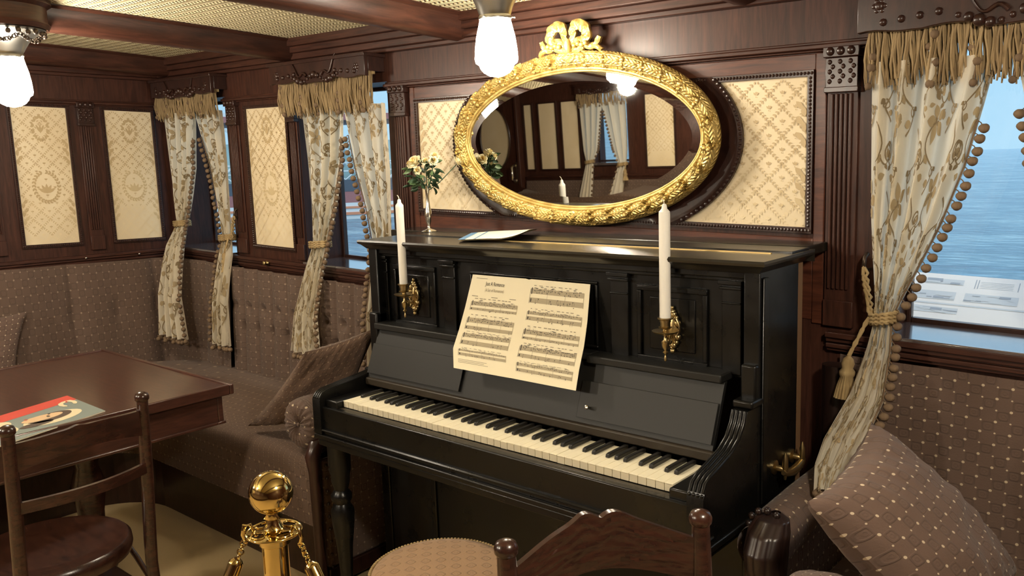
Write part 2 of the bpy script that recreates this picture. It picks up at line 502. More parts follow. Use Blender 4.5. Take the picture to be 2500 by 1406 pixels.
def ceil_z(x, y): return 1.232 - 0.028*x - 0.0117*((y+1.6)**2 - 4.6)
ce = MB()
def cfn(u, v):
    x, y = lerp(-5.2, 3.4, u), lerp(YF-0.3, 1.0, v)
    return (x, y, ceil_z(x, y))
ce.grid(cfn, 24, 40, lambda u, v: (lerp(-5.2, 3.4, u), lerp(YF-0.3, 1.0, v)))
ceiling = struct(ce.build('ceiling', CEIL))
BEAMS = [(-3.2, -3.11), (-2.14, -2.05), (-1.09, -1.0), (-0.086, 0.004), (0.99, 1.08), (2.05, 2.14)]
for i, (a, b) in enumerate(BEAMS):
    bm = MB()
    prof = [(-0.022, 0.02), (-0.022, -0.006), (-0.008, -0.014), (-0.006, -0.03), (0.0, -0.066), (0.016, -0.082), (0.045, -0.088), (0.074, -0.082), (0.09, -0.066), (0.096, -0.03), (0.098, -0.014), (0.112, -0.006), (0.112, 0.02)]
    ys = [lerp(YF, W, k/30) for k in range(31)]
    if i < 2: ys = [lerp(YF, -1.6 if i == 0 else W, k/30) for k in range(31)]
    n = len(prof)
    base = len(bm.v)
    for y in ys:
        for px, pz in prof: bm.vert((a + px, y, ceil_z(a + 0.045, y) + pz))
    for k in range(len(ys)-1):
        for j in range(n-1):
            q = [base + k*n + j, base + k*n + j + 1, base + (k+1)*n + j + 1, base + (k+1)*n + j]
            bm.face(q, [(ys[k], j*0.02), (ys[k], j*0.02+0.02), (ys[k+1], j*0.02+0.02), (ys[k+1], j*0.02)])
    bm.build('beam', WOOD_H, ceiling, smooth=50)
# turned boss under the beam where the left lamp hangs
LAMPS = [(0.452, 0.27, 0.958), (-1.0, -0.497, 0.952), (-1.35, -2.5, 0.955), (0.15, -2.35, 0.96), (2.2, -0.75, 1.02)]
bo = MB(); zc = ceil_z(-1.045, -0.51)
bo.lathe([(0.02, zc+0.01), (0.165, zc+0.01), (0.165, zc-0.02), (0.15, zc-0.03), (0.15, zc-0.075), (0.158, zc-0.085), (0.15, zc-0.1), (0.10, zc-0.103), (0.02, zc-0.103)], (-1.03, -0.51, 0), n=40)
bo.build('boss', WOOD_H, ceiling, smooth=40)

# --- wall with piano: boxes around three window openings
SILL, HEAD = 0.285, 1.03
OPEN = [(-2.18, -1.635), (-1.055, -0.462), (1.405, 2.06)]
wb = MB()
xs = [XL - 0.15] + [q for o in OPEN for q in o] + [3.4]
for k in range(0, len(xs), 2): wb.box(xs[k], xs[k+1], W, W+0.22, ZFLOOR, 1.34)
for a, b in OPEN:
    wb.box(a, b, W, W+0.22, ZFLOOR, SILL - 0.02)
    wb.box(a, b, W, W+0.22, HEAD, 1.34)
wall_back = struct(wb.build('wall_back', WOOD_V, sheared=True))
wl = MB(); wl.box(XL - 0.15, XL, -1.75, W, ZFLOOR, 1.36)
wall_left = struct(wl.build('wall_left', WOOD_V, sheared=True))
wr = MB(); wr.box(-5.2, XL - 0.15, -1.75, -1.6, ZFLOOR, 1.4); wr.box(-5.2, -5.05, YF, -1.75, ZFLOOR, 1.4)
struct(wr.build('wall_side', WOOD_V, sheared=False))
we = MB(); we.box(3.25, 3.4, YF, W, ZFLOOR, 1.36)
struct(we.build('wall_right', WOOD_V))
FOPEN = [(-2.66, -2.2)]
FSILL = 0.385
wf = MB()
wf.box(-5.2, -2.66, YF-0.3, YF, ZFLOOR, 1.4); wf.box(-2.2, 3.4, YF-0.3, YF, ZFLOOR, 1.4)
wf.box(-2.66, -2.2, YF-0.3, YF, ZFLOOR, FSILL-0.02); wf.box(-2.66, -2.2, YF-0.3, YF, HEAD, 1.4)
wall_front = struct(wf.build('wall_front', WOOD_V))

# wall-local frames: (s along wall, n out of wall into room, z up)
BACK = lambda s, n, z: (s, W - n, z)
LEFT = lambda s, n, z: (XL + n, s, z)
FRONT = lambda s, n, z: (s, YF + n, z)
class WB(MB):
    def __init__(s, F): super().__init__(); s.F = F
    def bx(s, s0, s1, n0, n1, z0, z1):
        k = len(s.v); s.box(s0, s1, n0, n1, z0, z1)
        for i in range(k, len(s.v)): s.v[i] = s.F(*s.v[i])
        return s
    def pl(s, pts, n): return s.poly([s.F(a, n, b) for a, b in pts])

def leaf_poly(cx, cz, ang, L, Wd):
    pts = []
    for t, w in ((0, 0), (0.3, 0.42), (0.6, 0.5), (0.85, 0.25), (1, 0), (0.85, -0.25), (0.6, -0.5), (0.3, -0.42)):
        x, z = t*L, w*Wd
        pts.append((cx + x*cos(ang) - z*sin(ang), cz + x*sin(ang) + z*cos(ang)))
    return pts
def damask(wbm, s0, s1, z0, z1, wreath, faint_below):
    """ornament laid into the panel face as thin woven shapes"""
    N = 0.0012
    nl = [0]
    def inside(pts): return all(s0+0.003 < a < s1-0.003 and z0+0.003 < b < z1-0.003 for a, b in pts)
    def put(pts, z):
        if not inside(pts): return
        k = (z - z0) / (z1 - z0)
        wbm.use(1 if k > faint_below else (2 if k > faint_below - 0.28 else 3) )  # ornament gets fainter in steps towards the bottom of the panel
        nl[0] += 1
        wbm.pl(pts, N + (nl[0] % 97)*0.000012)
    cs = 0.0375
    cx, top = (s0+s1)/2, z1
    nn = int((s1-s0)/cs) + 3
    for i in range(-nn, nn):
        for j in range(0, int((z1-z0)/cs)+2):
            x, z = cx + i*cs, top - j*cs
            if (i + j) % 2: continue
            for d in (1, -1):
                dx, dz = d*cs, -cs
                ang = math.atan2(dz, dx)
                for q in range(5):
                    px, pz = x + dx*(q+0.5)/5, z + dz*(q+0.5)/5
                    if wreath and ((px-cx)**2 + ((pz - (z0+(z1-z0)*0.42))*0.8)**2) < 0.075**2: continue
                    for sd in (1, -1): put(leaf_poly(px, pz, ang + sd*0.6, 0.0092, 0.0040), pz)
            # small tulip in each lozenge
            tz = z - cs
            for an in (0.9, PI/2, PI-0.9): put(leaf_poly(x, tz-0.004, an, 0.011, 0.0045), tz)
            put(leaf_poly(x, tz-0.006, -PI/2, 0.004, 0.003), tz)
    # leaf sprays at the sides
    for sd, ex in ((1, s0), (-1, s1)):
        for zz in (z1 - (z1-z0)*0.34, z1 - (z1-z0)*0.78):
            for q in range(6):
                pz = zz + (q-2.5)*0.02
                put(leaf_poly(ex + sd*(0.008+0.004*(q % 2)), pz, (PI/2 - sd*(0.75 if q % 2 else 0.2)), 0.03, 0.015), pz + 0.1)
    if wreath:
        zc = z0 + (z1-z0)*0.42
        for q in range(26):
            a = PI/2 + 0.25 + (2*PI-0.5)*q/25
            for sd in (0.55, -0.55): put(leaf_poly(cx + 0.055*cos(a), zc + 0.07*sin(a), a + PI/2 + sd, 0.017, 0.009), zc + 0.05)
        for q in range(5): put(leaf_poly(cx, zc-0.03, PI/2 + (q-2)*0.5, 0.045, 0.014), zc+0.05)
        for q in range(12):
            a = 2*PI*q/12 + 0.26
            for sd in (0.5, -0.5): put(leaf_poly(cx + 0.026*cos(a), z1 - 0.10 + 0.045*sin(a), a + sd, 0.019, 0.011), z1)
        for q in range(3): put(leaf_poly(cx, z1-0.12, PI/2 + (q-1)*0.45, 0.04, 0.010), z1)
def wallpaper_panel(F, parent, s0, s1, z0, z1, wreath=False, faint_below=0.45, bead=True, sh=True, rich=True):
    p = WB(F); p.pl([(s0, z0), (s1, z0), (s1, z1), (s0, z1)], 0.0)
    p.move(lambda q: q)
    k = len(p.v)
    for i in range(k): p.v[i] = F(*{0: (s0, 0.003, z0), 1: (s1, 0.003, z0), 2: (s1, 0.003, z1), 3: (s0, 0.003, z1)}[i])
    if rich:
        F2 = lambda a, n, b: F(a, n + 0.003, b); p.F = F2
        damask(p, s0, s1, z0, z1, wreath, faint_below); p.F = F
    p.build('wallpaper_panel', [PAPER_WALL, DAMASK, DAMASK_FAINT, DAMASK_PALE], parent, sheared=sh)
    f = WB(F); t = 0.016
    for a in ((s0-t, s1+t, z0-t, z0), (s0-t, s1+t, z1, z1+t), (s0-t, s0, z0, z1), (s1, s1+t, z0, z1)):
        f.bx(a[0], a[1], 0, 0.012, a[2], a[3])
    if bead:
        def row(a, b, fixed, hor):
            n = int(abs(b-a)/0.0095)
            for i in range(n):
                c = lerp(a, b, (i+0.5)/n)
                q = F(c, 0.012, fixed) if hor else F(fixed, 0.012, c)
                f.ball(q, 0.0045, 6, 4)
        for z in (z0 - t/2, z1 + t/2): row(s0-t, s1+t, z, True)
        for s in (s0 - t/2, s1 + t/2): row(z0, z1, s, False)
    f.build('panel_moulding', WOOD_DK, parent, sheared=sh)

def pilaster(F, parent, s0, s1, z0=0.29, zc0=0.905, zc1=1.0, sh=True):
    p = WB(F)
    w = s1 - s0
    p.bx(s0, s1, 0, 0.008, z0, zc0)
    nf = 5
    for i in range(nf):
        a = s0 + w*(0.12 + 0.76*i/nf)
        p.bx(a, a + 0.76*w/nf*0.62, 0.008, 0.0155, z0 + 0.1, zc0 - 0.012)
    p.bx(s0, s1, 0.008, 0.016, z0, z0 + 0.07)
    o = p.build('pilaster', WOOD_V, parent, bevel=0.002, sheared=sh)
    c = WB(F)
    c.bx(s0 - 0.006, s1 + 0.006, 0, 0.03, zc1 - 0.018, zc1 + 0.008)
    c.bx(s0 - 0.002, s1 + 0.002, 0, 0.022, zc0, zc1 - 0.018)
    c.bx(s0 - 0.004, s1 + 0.004, 0, 0.026, zc0 - 0.01, zc0 + 0.004)
    for i in range(3):
        sx = lerp(s0, s1, (i+0.5)/3)
        c.ball(F(sx, 0.03, zc1 - 0.004), 0.011, 8, 6)
        for q in range(5): c.ball(F(sx + (0.004 if q % 2 else -0.004), 0.021, zc0 + 0.018 + q*0.012), 0.007, 6, 4)
    c.build('carved_capital', WOOD_DK, o, bevel=0.002, sheared=sh)

def mould_run(F, parent, s0, s1, bands, name, mat=WOOD_H, sh=True):
    m = WB(F)
    for n1, z0, z1 in bands: m.bx(s0, s1, 0, n1, z0, z1)
    return m.build(name, mat, parent, bevel=0.0025, sheared=sh)
CORN = [(0.03, 1.135, 1.15), (0.045, 1.15, 1.175), (0.06, 1.175, 1.2), (0.075, 1.2, 1.3)]
ENT = [(0.014, 1.0, 1.006), (0.024, 1.006, 1.018), (0.012, 1.018, 1.026)]
RAIL = [(0.018, 0.225, 0.234), (0.026, 0.234, 0.246), (0.02, 0.246, 0.25), (0.026, 0.25, 0.262), (0.034, 0.262, 0.277)]
mould_run(BACK, wall_back, XL, 3.25, CORN, 'cornice')
mould_run(LEFT, wall_left, -1.75, W, CORN, 'cornice')
mould_run(FRONT, wall_front, -5.0, 3.25, CORN, 'cornice', sh=False)
mould_run(BACK, wall_back, -0.46, 1.40, ENT, 'entablature')
mould_run(BACK, wall_back, -1.635, -1.055, ENT, 'entablature')
mould_run(LEFT, wall_left, -1.75, W, ENT, 'entablature')
mould_run(BACK, wall_back, XL, -0.3, RAIL, 'dado_rail')
mould_run(BACK, wall_back, 1.27, 3.25, RAIL, 'dado_rail')
mould_run(LEFT, wall_left, -1.75, W, RAIL, 'dado_rail')
mould_run(FRONT, wall_front, -3.4, 3.25, RAIL, 'dado_rail', sh=False)
# plank frame between uprights
def stiles(F, parent, list_, sh=True):
    for s0, s1, z0, z1, n in list_:
        m = WB(F); m.bx(s0, s1, 0, n, z0, z1); m.build('stile', WOOD_LIT, parent, bevel=0.003, sheared=sh)
stiles(BACK, wall_back, [(-0.332, -0.306, 0.29, 1.0, 0.006), (1.222, 1.252, 0.29, 1.0, 0.006), (-0.306, 1.222, 0.957, 0.998, 0.004), (-0.306, 1.222, 0.30, 0.52, 0.004)])
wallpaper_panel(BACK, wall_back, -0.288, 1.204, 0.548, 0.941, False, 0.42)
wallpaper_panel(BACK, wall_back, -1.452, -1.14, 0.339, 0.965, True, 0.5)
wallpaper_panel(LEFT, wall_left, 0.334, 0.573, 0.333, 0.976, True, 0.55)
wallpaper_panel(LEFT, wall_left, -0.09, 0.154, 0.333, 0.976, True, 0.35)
wallpaper_panel(LEFT, wall_left, -0.55, -0.30, 0.333, 0.976, False, 0.45, rich=False)
pilaster(BACK, wall_back, -0.425, -0.345)
pilaster(BACK, wall_back, 1.256, 1.334)
pilaster(BACK, wall_back, -1.60, -1.52)
pilaster(BACK, wall_back, -1.115, -1.058)
pilaster(LEFT, wall_left, 0.205, 0.275)
pilaster(LEFT, wall_left, -0.24, -0.17)
for (a, b) in ((-3.208, -3.005), (-2.93, -2.738)): wallpaper_panel(FRONT, wall_front, a, b, 0.34, 0.965, False, 0.5, False, False, False)
wallpaper_panel(FRONT, wall_front, -3.392, -3.298, 0.34, 0.965, False, 0.5, False, False, False)
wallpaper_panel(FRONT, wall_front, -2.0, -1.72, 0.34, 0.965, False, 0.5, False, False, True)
wallpaper_panel(FRONT, wall_front, -1.5, -1.2, 0.34, 0.965, False, 0.5, False, False, False)
# oval back board behind the mirror, with a beaded rim
ob = MB(); OC = (0.462, 0.785); OA, OB = 0.562, 0.318
def ellpt(a, ra, rb, n): return (OC[0] + ra*cos(a), W - n, max(0.535, min(0.956, OC[1] + rb*sin(a))))
rings = [(OA, OB, 0.0), (OA, OB, 0.014), (OA-0.012, OB-0.012, 0.019), (OA-0.024, OB-0.024, 0.014), (0.01, 0.006, 0.014)]
ob.grid(lambda u, v: ellpt(2*PI*u, *rings[round(v*4)]), 96, 4, closeu=True)
for i in range(150):
    if 0.54 < OC[1] + OB*sin(2*PI*i/150) < 0.95: ob.ball(ellpt(2*PI*i/150, OA-0.005, OB-0.005, 0.016), 0.0055, 6, 4)
ob.build('oval_backboard', WOOD_DK, wall_back, smooth=40, sheared=True)
lg = MB(); lg.box(-0.33, 1.262, 0.515, W, 0.458, 0.483)
lg.build('ledge', BLACK_LID, wall_back, bevel=0.003)
for s in (0.165, 0.43):
    b = MB(); b.lathe([(0, -0.001), (0.007, 0), (0.007, 0.004), (0.004, 0.009), (0, 0.011)], (XL + 0.026, s, 0.255), (1, 0, 0), 10); b.build('rail_stud', SILVER, wall_left, smooth=60, sheared=True)
b = MB(); b.lathe([(0.012, 0), (0.012, 0.004), (0.006, 0.012), (0.011, 0.022), (0, 0.03)], (-1.33, W - 0.03, 0.26), (0, -1, 0), 12); b.build('rail_knob', BRASS_OLD, wall_back, smooth=60, sheared=True)

# --- windows
def window(idx, a, b, F, yglass, parent_wall, sh=True, SILL=SILL):
    fr = WB(F); t = 0.014
    n0, n1 = yglass - 0.012, yglass + 0.012
    for q in ((a, a+t, SILL-0.02, HEAD), (b-t, b, SILL-0.02, HEAD), (a+t, b-t, SILL-0.02, SILL+0.012), (a+t, b-t, HEAD-t, HEAD)):
        fr.bx(q[0], q[1], n0, n1, q[2], q[3])
    o = struct(fr.build('window_%d' % idx, WOOD_DK, bevel=0.003, sheared=sh))
    p = WB(F); p.bx(a+t-0.004, b-t+0.004, yglass-0.002, yglass+0.002, SILL+0.008, HEAD-t+0.004)
    p.build('pane', PANE, o, sheared=sh)
    s = WB(F); s.bx(a, b, yglass+0.015, 0.03, SILL-0.022, SILL); s.build('sill', WOOD_SILL, o, bevel=0.003, sheared=sh)
window(1, *OPEN[0], BACK, -0.205, wall_back)
window(2, *OPEN[1], BACK, -0.205, wall_back)
window(3, *OPEN[2], BACK, -0.205, wall_back)
window(4, *FOPEN[0], FRONT, -0.2, wall_front, False, FSILL)
# pelmet boards above the windows
def pelmet(F, parent, s0, s1, z0, z1, n, sh=True, rosettes=True):
    p = WB(F)
    N = 36; pts = [(s1, z1), (s0, z1)]
    for i in range(N+1):
        t = i/N
        z = z0 + 0.008*abs(sin(t*PI*5)) - 0.014*math.exp(-((t-0.5)/0.16)**2) - 0.01*math.exp(-((t-0.12)/0.06)**2) - 0.01*math.exp(-((t-0.88)/0.06)**2)
        pts.append((lerp(s0, s1, t), z))
    p.prism(pts, n-0.018, n, lambda a, b, h: F(a, h, b))
    p.bx(s0, s0+0.015, 0, n-0.018, z0+0.02, z1); p.bx(s1-0.015, s1, 0, n-0.018, z0+0.02, z1)
    p.bx(s0-0.008, s1+0.008, 0, n+0.008, z1-0.006, z1+0.008)
    o = p.build('pelmet_board', WOOD_DK, parent, bevel=0.002, sheared=sh)
    c = WB(F)
    ms = (s0+s1)/2
    for q in ([(s0+0.05, z1-0.045), (s1-0.05, z1-0.045)] if rosettes else []):
        c.ball(F(q[0], n, q[1]), 0.011, 10, 6, (1, 0.5, 1))
        for k in range(6): c.ball(F(q[0]+0.012*cos(k*PI/3), n, q[1]+0.012*sin(k*PI/3)), 0.006, 6, 4, (1, 0.5, 1))
    for k in range(15):
        t = (k-7)/7.0
        c.ball(F(ms + t*0.15, n+0.002, z0 + 0.012 + 0.012*cos(t*6) - 0.004*abs(t)), 0.0105 + 0.004*cos(t*9), 8, 5)
    c.tube([F(ms + 0.05 + 0.1*t, n+0.004, z0 + 0.02 + 0.07*t*t + 0.012*sin(t*9)) for t in [i/14 for i in range(15)]], [0.006-0.004*i/14 for i in range(15)], 6)
    c.tube([F(ms - 0.05 - 0.1*t, n+0.004, z0 + 0.02 + 0.05*t*t + 0.012*sin(t*9)) for t in [i/14 for i in range(15)]], [0.006-0.004*i/14 for i in range(15)], 6)
    for k in range(4):
        for sx in (s0+0.06+k*0.04, s1-0.06-k*0.04): c.ball(F(sx, n+0.001, z0+0.02+0.004*k), 0.009, 8, 5)
    c.build('carving', WOOD_DK, o, smooth=60, sheared=sh)
pelmet(BACK, wall_back, -2.185, -1.605, 1.042, 1.125, 0.085)
pelmet(BACK, wall_back, -1.10, -0.47, 1.046, 1.125, 0.10)
pelmet(BACK, wall_back, 1.36, 2.1, 1.022, 1.125, 0.105)
pelmet(FRONT, wall_front, -2.70, -2.16, 1.02, 1.10, 0.09, False)
# door with an oval light in the opposite wall, seen only in the mirror
dr = MB(); dr.box(-4.2, -3.47, YF, YF+0.05, ZFLOOR, 1.13)
door = struct(dr.build('door_1', WOOD_V, bevel=0.004))
dp = MB(); dp.grid(lambda u, v: (-3.76 + 0.2*v*cos(2*PI*u), YF+0.052, 0.66 + 0.31*v*sin(2*PI*u)), 40, 2, closeu=True); dp.build('oval_panel', PAPER_WALL, door)
dp = MB(); dp.tube([(-3.76 + 0.2*cos(2*PI*i/40), YF+0.055, 0.66 + 0.31*sin(2*PI*i/40)) for i in range(40)], 0.012, 8, True); dp.build('oval_frame', WOOD_DK, door, smooth=60)
dh = MB(); dh.box(-3.55, -3.5, YF+0.05, YF+0.056, 0.2, 0.42); dh.tube([(-3.525, YF+0.06, 0.23), (-3.525, YF+0.1, 0.25), (-3.525, YF+0.1, 0.37), (-3.525, YF+0.06, 0.39)], 0.012, 8); dh.build('door_handle', SILVER, door, smooth=50)
dj = MB(); dj.box(-3.47, -3.44, YF, YF+0.07, ZFLOOR, 1.14); dj.box(-4.23, -4.2, YF, YF+0.07, ZFLOOR, 1.14); dj.build('door_jamb', WOOD_V, door, bevel=0.004)

# ------------------------------------------------------------------ upright piano
PX0, PX1 = -0.10, 1.275
piano = thing('upright_piano', (0.5875, 0.25, ZFLOOR), 'old black upright piano with open keyboard and brass candle sconces standing under the oval mirror', 'piano')
def part(mb, name, mat, parent=piano, **kw): return mb.build(name, mat, parent, **kw)
# case: two ends, back frame posts
for s, (a, b) in ((0, (PX0, PX0+0.04)), (1, (PX1-0.04, PX1))):
    m = MB(); m.box(a, b, 0.215, 0.43, ZFLOOR, 0.455)
    # moulded frame on the outer face of the end
    ox = a - 0.006 if s == 0 else b
    m.box(ox, ox + 0.006, 0.225, 0.25, -0.1, 0.44); m.box(ox, ox+0.006, 0.225, 0.425, ZFLOOR, ZFLOOR+0.12); 
    part(m, 'case_end', BLACK, bevel=0.004)
m = MB(); m.box(PX0+0.0, PX1-0.002, 0.43, 0.462, ZFLOOR+0.03, 0.452); part(m, 'back_frame', WOOD_RAW, bevel=0.003)
# lid with moulded edge, hinge strip of gilt wood
m = MB()
prof = [(0.0, 0.452), (0.012, 0.452), (0.018, 0.458), (0.026, 0.466), (0.033, 0.470), (0.035, 0.476), (0.032, 0.4815), (0.0, 0.4825)]
def lidpt(u, v):
    pr, pz = prof[min(7, round(v*7))]
    x0, x1, y0, y1 = PX0+0.012-pr, PX1-0.012+pr, 0.222-pr, 0.47
    q = [(x0, y1), (x0, y0), (x1, y0), (x1, y1)][round(u*3)]
    return (q[0], q[1], pz)
m.grid(lidpt, 3, 7)
m.poly([(PX0+0.012, 0.47, 0.4825), (PX0+0.012, 0.222, 0.4825), (PX1-0.012, 0.222, 0.4825), (PX1-0.012, 0.47, 0.4825)])
m.poly([(PX0-0.023, 0.47, 0.4822), (PX1+0.023, 0.47, 0.4822), (PX1+0.023, 0.47, 0.452), (PX0-0.023, 0.47, 0.452)])
m.box(PX0-0.01, PX1+0.01, 0.365, 0.468, 0.4822, 0.4865)
lid = part(m, 'top_lid', BLACK_LID, smooth=25)
m = MB(); m.box(0.30, PX1-0.03, 0.335, 0.343, 0.482, 0.4845); part(m, 'gilt_strip', GOLD_LINE, lid)
# upper front panel
m = MB(); m.box(PX0+0.04, PX1-0.04, 0.255, 0.28, 0.19, 0.455)
m.box(PX0+0.02, PX1-0.02, 0.226, 0.256, 0.435, 0.455)
m.box(PX0+0.03, PX1-0.03, 0.238, 0.256, 0.425, 0.436)
up = part(m, 'upper_panel', BLACK, bevel=0.003)
def frame(mb, x0, x1, z0, z1, y, t, d):
    for q in ((x0, x1, z0, z0+t), (x0, x1, z1-t, z1), (x0, x0+t, z0+t, z1-t), (x1-t, x1, z0+t, z1-t)): mb.box(q[0], q[1], y-d, y, q[2], q[3])
m = MB(); frame(m, 0.33, 0.80, 0.215, 0.397, 0.255, 0.008, 0.008); part(m, 'panel_frame', BLACK, up, bevel=0.003)
for a, b in ((-0.018, 0.178), (0.925, 1.125)):
    m = MB(); frame(m, a, b, 0.205, 0.397, 0.255, 0.012, 0.009); m.box(a+0.035, b-0.035, 0.2515, 0.256, 0.235, 0.37); m.box(a, b, 0.245, 0.2555, 0.395, 0.400); part(m, 'panel_frame', BLACK, up, bevel=0.003)
for a, b in ((-0.086, -0.045), (0.215, 0.27), (0.845, 0.9), (1.165, 1.215)):
    m = MB(); m.box(a, b, 0.244, 0.256, 0.2, 0.43); m.box(a-0.004, b+0.004, 0.236, 0.256, 0.405, 0.412); m.box(a-0.006, b+0.006, 0.232, 0.256, 0.417, 0.428); m.box(a, b, 0.24, 0.256, 0.37, 0.375)
    part(m, 'pilaster', BLACK, bevel=0.002)
# music shelf and folded fallboard
m = MB(); m.box(-0.066, 0.36, 0.192, 0.256, 0.187, 0.2085); m.box(0.36, 0.80, 0.215, 0.256, 0.187, 0.2085); m.box(0.80, 1.19, 0.192, 0.256, 0.187, 0.2085)
shelf = part(m, 'music_shelf', BLACK_SATIN, bevel=0.004)
m = MB()
m.prism([(0.152, 0.035), (0.163, 0.031), (0.226, 0.187), (0.212, 0.187)], -0.064, 1.19, lambda a, b, h: (h, a, b))
m.prism([(0.1515, 0.05), (0.1535, 0.05), (0.189, 0.142), (0.187, 0.142)], 0.795, 1.188, lambda a, b, h: (h, a-0.003, b))
m.prism([(0.1515, 0.05), (0.1535, 0.05), (0.189, 0.142), (0.187, 0.142)], -0.062, 0.36, lambda a, b, h: (h, a-0.003, b))
part(m, 'fallboard', BLACK_SATIN, bevel=0.002)
m = MB(); m.box(-0.06, 1.235, 0.138, 0.155, 0.012, 0.036); part(m, 'fallboard_rail', WORN_WOOD, bevel=0.004)
m = MB(); m.lathe([(0, 0), (0.004, 0.001), (0.004, 0.018), (0.0055, 0.02), (0.0055, 0.026), (0, 0.028)], (0.835, 0.165, 0.075), (0, -1, 0.4), 10); part(m, 'lid_knob', SILVER, smooth=50)
# keybed, slip, mouldings
m = MB(); m.box(PX0+0.005, PX1-0.005, -0.035, 0.25, -0.115, -0.022)
m.box(PX0-0.004, PX1+0.004, -0.046, 0.23, -0.128, -0.112)
m.box(PX0+0.01, PX1-0.01, -0.040, 0.23, -0.15, -0.128)
m.box(PX0-0.002, PX1+0.002, -0.045, 0.0, -0.1, -0.092)
part(m, 'keybed', BLACK, bevel=0.004)
m = MB(); m.box(-0.001, 1.176, -0.018, -0.002, -0.03, -0.0215); part(m, 'key_slip', WORN_WOOD, bevel=0.002)
for a, b in ((PX0+0.04, -0.002), (1.177, PX1-0.04)):
    m = MB(); m.box(a, b, -0.024, 0.15, -0.025, 0.0); part(m, 'key_block', BLACK, bevel=0.004)
# cheeks: scrolled consoles with reeded tops
CH = [(-0.04, 0.012), (-0.030, 0.030), (-0.01, 0.040), (0.04, 0.052), (0.09, 0.066), (0.125, 0.086), (0.15, 0.115), (0.16, 0.142)]
def cheek(a, b, prof):
    m = MB()
    out = [(-0.045, -0.11), (-0.045, 0.0)] + prof + [(0.22, prof[-1][1]), (0.22, -0.11)]
    m.prism(out, a, b, lambda p, q, h: (h, p, q))
    w = b - a
    for i in range(4):
        cx = a + w*(i+0.5)/4
        m.tube([(cx, p, q) for p, q in prof], w/8.6, 8)
        m.ball((cx, -0.041, 0.0065), w/8, 8, 6)
    return part(m, 'cheek', BLACK, smooth=45)
cheek(PX0, PX0+0.038, [(-0.04, 0.008), (-0.030, 0.020), (-0.01, 0.026), (0.05, 0.033), (0.12, 0.040), (0.185, 0.048)])
cheek(PX1-0.042, PX1-0.002, CH)
for a in (PX0-0.004, PX1-0.046):
    m = MB(); m.box(a, a+0.05, 0.172, 0.25, 0.143 if a > 0 else 0.046, 0.162 if a > 0 else 0.058); m.box(a+0.006, a+0.044, 0.2, 0.25, 0.15 if a > 0 else 0.05, 0.24); part(m, 'console_cap', BLACK, bevel=0.005)
# keys
KW = 0.0235
wp = MB(); wp.use(0).box(0.0006, KW-0.0006, -0.001, 0.138, -0.0025, 0.0)
wp.use(1).box(0.0008, KW-0.0008, 0.0, 0.138, -0.0205, -0.0025)
w0 = part(wp, 'white_key', [IVORY, IVORY_FRONT], bevel=0.0006)
bp = MB(); bz = MB()
bz.prism([(0.0, 0.052), (0.0, 0.138), (0.0105, 0.138), (0.0105, 0.062), (0.0085, 0.054)], -0.0055, 0.0055, lambda p, q, h: (h, q, p))
b0 = part(bz, 'black_key', EBONY, bevel=0.0015)
for i in range(50):
    if i: copy_part(w0, piano, (i*KW, 0, -0.0008*(i in (3, 17, 28, 36)) ))
first = True
blk = []
for i in range(49):
    if 'ABCDEFG'[i % 7] in 'ACDFG':
        dx = {'A': 0.001, 'C': -0.0025, 'D': 0.0025, 'F': -0.003, 'G': -0.001}['ABCDEFG'[i % 7]]
        blk.append((i+1)*KW + dx)
for x in blk[1:]: copy_part(b0, piano, (x, 0, 0))
b0.location.x += blk[0]
# lower panel, plinth, legs
m = MB(); m.box(PX0+0.04, PX1-0.04, 0.22, 0.24, ZFLOOR+0.1, -0.12); frame(m, 0.15, 1.05, ZFLOOR+0.16, -0.2, 0.22, 0.02, 0.008); part(m, 'lower_panel', BLACK, bevel=0.003)
m = MB(); m.box(PX0+0.0, PX1, 0.2, 0.43, ZFLOOR, ZFLOOR+0.1); part(m, 'plinth', BLACK, bevel=0.004)
LEGP = [(0.034, 0), (0.034, 0.05), (0.024, 0.06), (0.022, 0.08), (0.03, 0.1), (0.024, 0.115), (0.02, 0.14), (0.026, 0.24), (0.036, 0.32), (0.038, 0.36), (0.026, 0.385), (0.034, 0.40), (0.034, 0.415), (0.022, 0.43), (0.03, 0.46), (0.03, 0.48), (0.036, 0.5), (0.036, 0.585)]
for x in (-0.042, 1.217):
    m = MB(); m.lathe(LEGP, (x, 0.0, ZFLOOR), n=20); part(m, 'leg', BLACK, smooth=40)
    m = MB(); m.box(x-0.035, x+0.035, -0.035, 0.22, ZFLOOR, ZFLOOR+0.07); m.box(x-0.03, x+0.03, 0.0, 0.22, ZFLOOR+0.07, ZFLOOR+0.085); part(m, 'toe_block', BLACK, bevel=0.006)
m = MB()
for k in range(2): m.tube([(0.5+0.16*k, 0.21, ZFLOOR+0.09), (0.5+0.16*k, 0.14, ZFLOOR+0.08), (0.5+0.16*k, 0.08, ZFLOOR+0.06)], [0.008, 0.012, 0.022], 8)
part(m, 'pedals', BRASS_OLD, smooth=50)
# brass carrying handle on the end
m = MB()
for y in (0.30, 0.40):
    m.lathe([(0.018, 0), (0.018, 0.004), (0.008, 0.008), (0.007, 0.03), (0.0, 0.034)], (PX1, y, -0.03), (1, 0, 0), 12)
    m.tube([(PX1+0.028, y, -0.055), (PX1+0.028, y, -0.03), (PX1+0.028, y, -0.005), (PX1+0.028, y, 0.012)], [0.003, 0.008, 0.007, 0.002], 8)
m.tube([(PX1+0.028, lerp(0.29, 0.41, i/10), -0.035-0.012*sin(PI*i/10)) for i in range(11)], [0.006 if i in (0, 10) else 0.008 + 0.003*sin(PI*i/10) for i in range(11)], 8)
part(m, 'carrying_handle', BRASS_OLD, smooth=60)
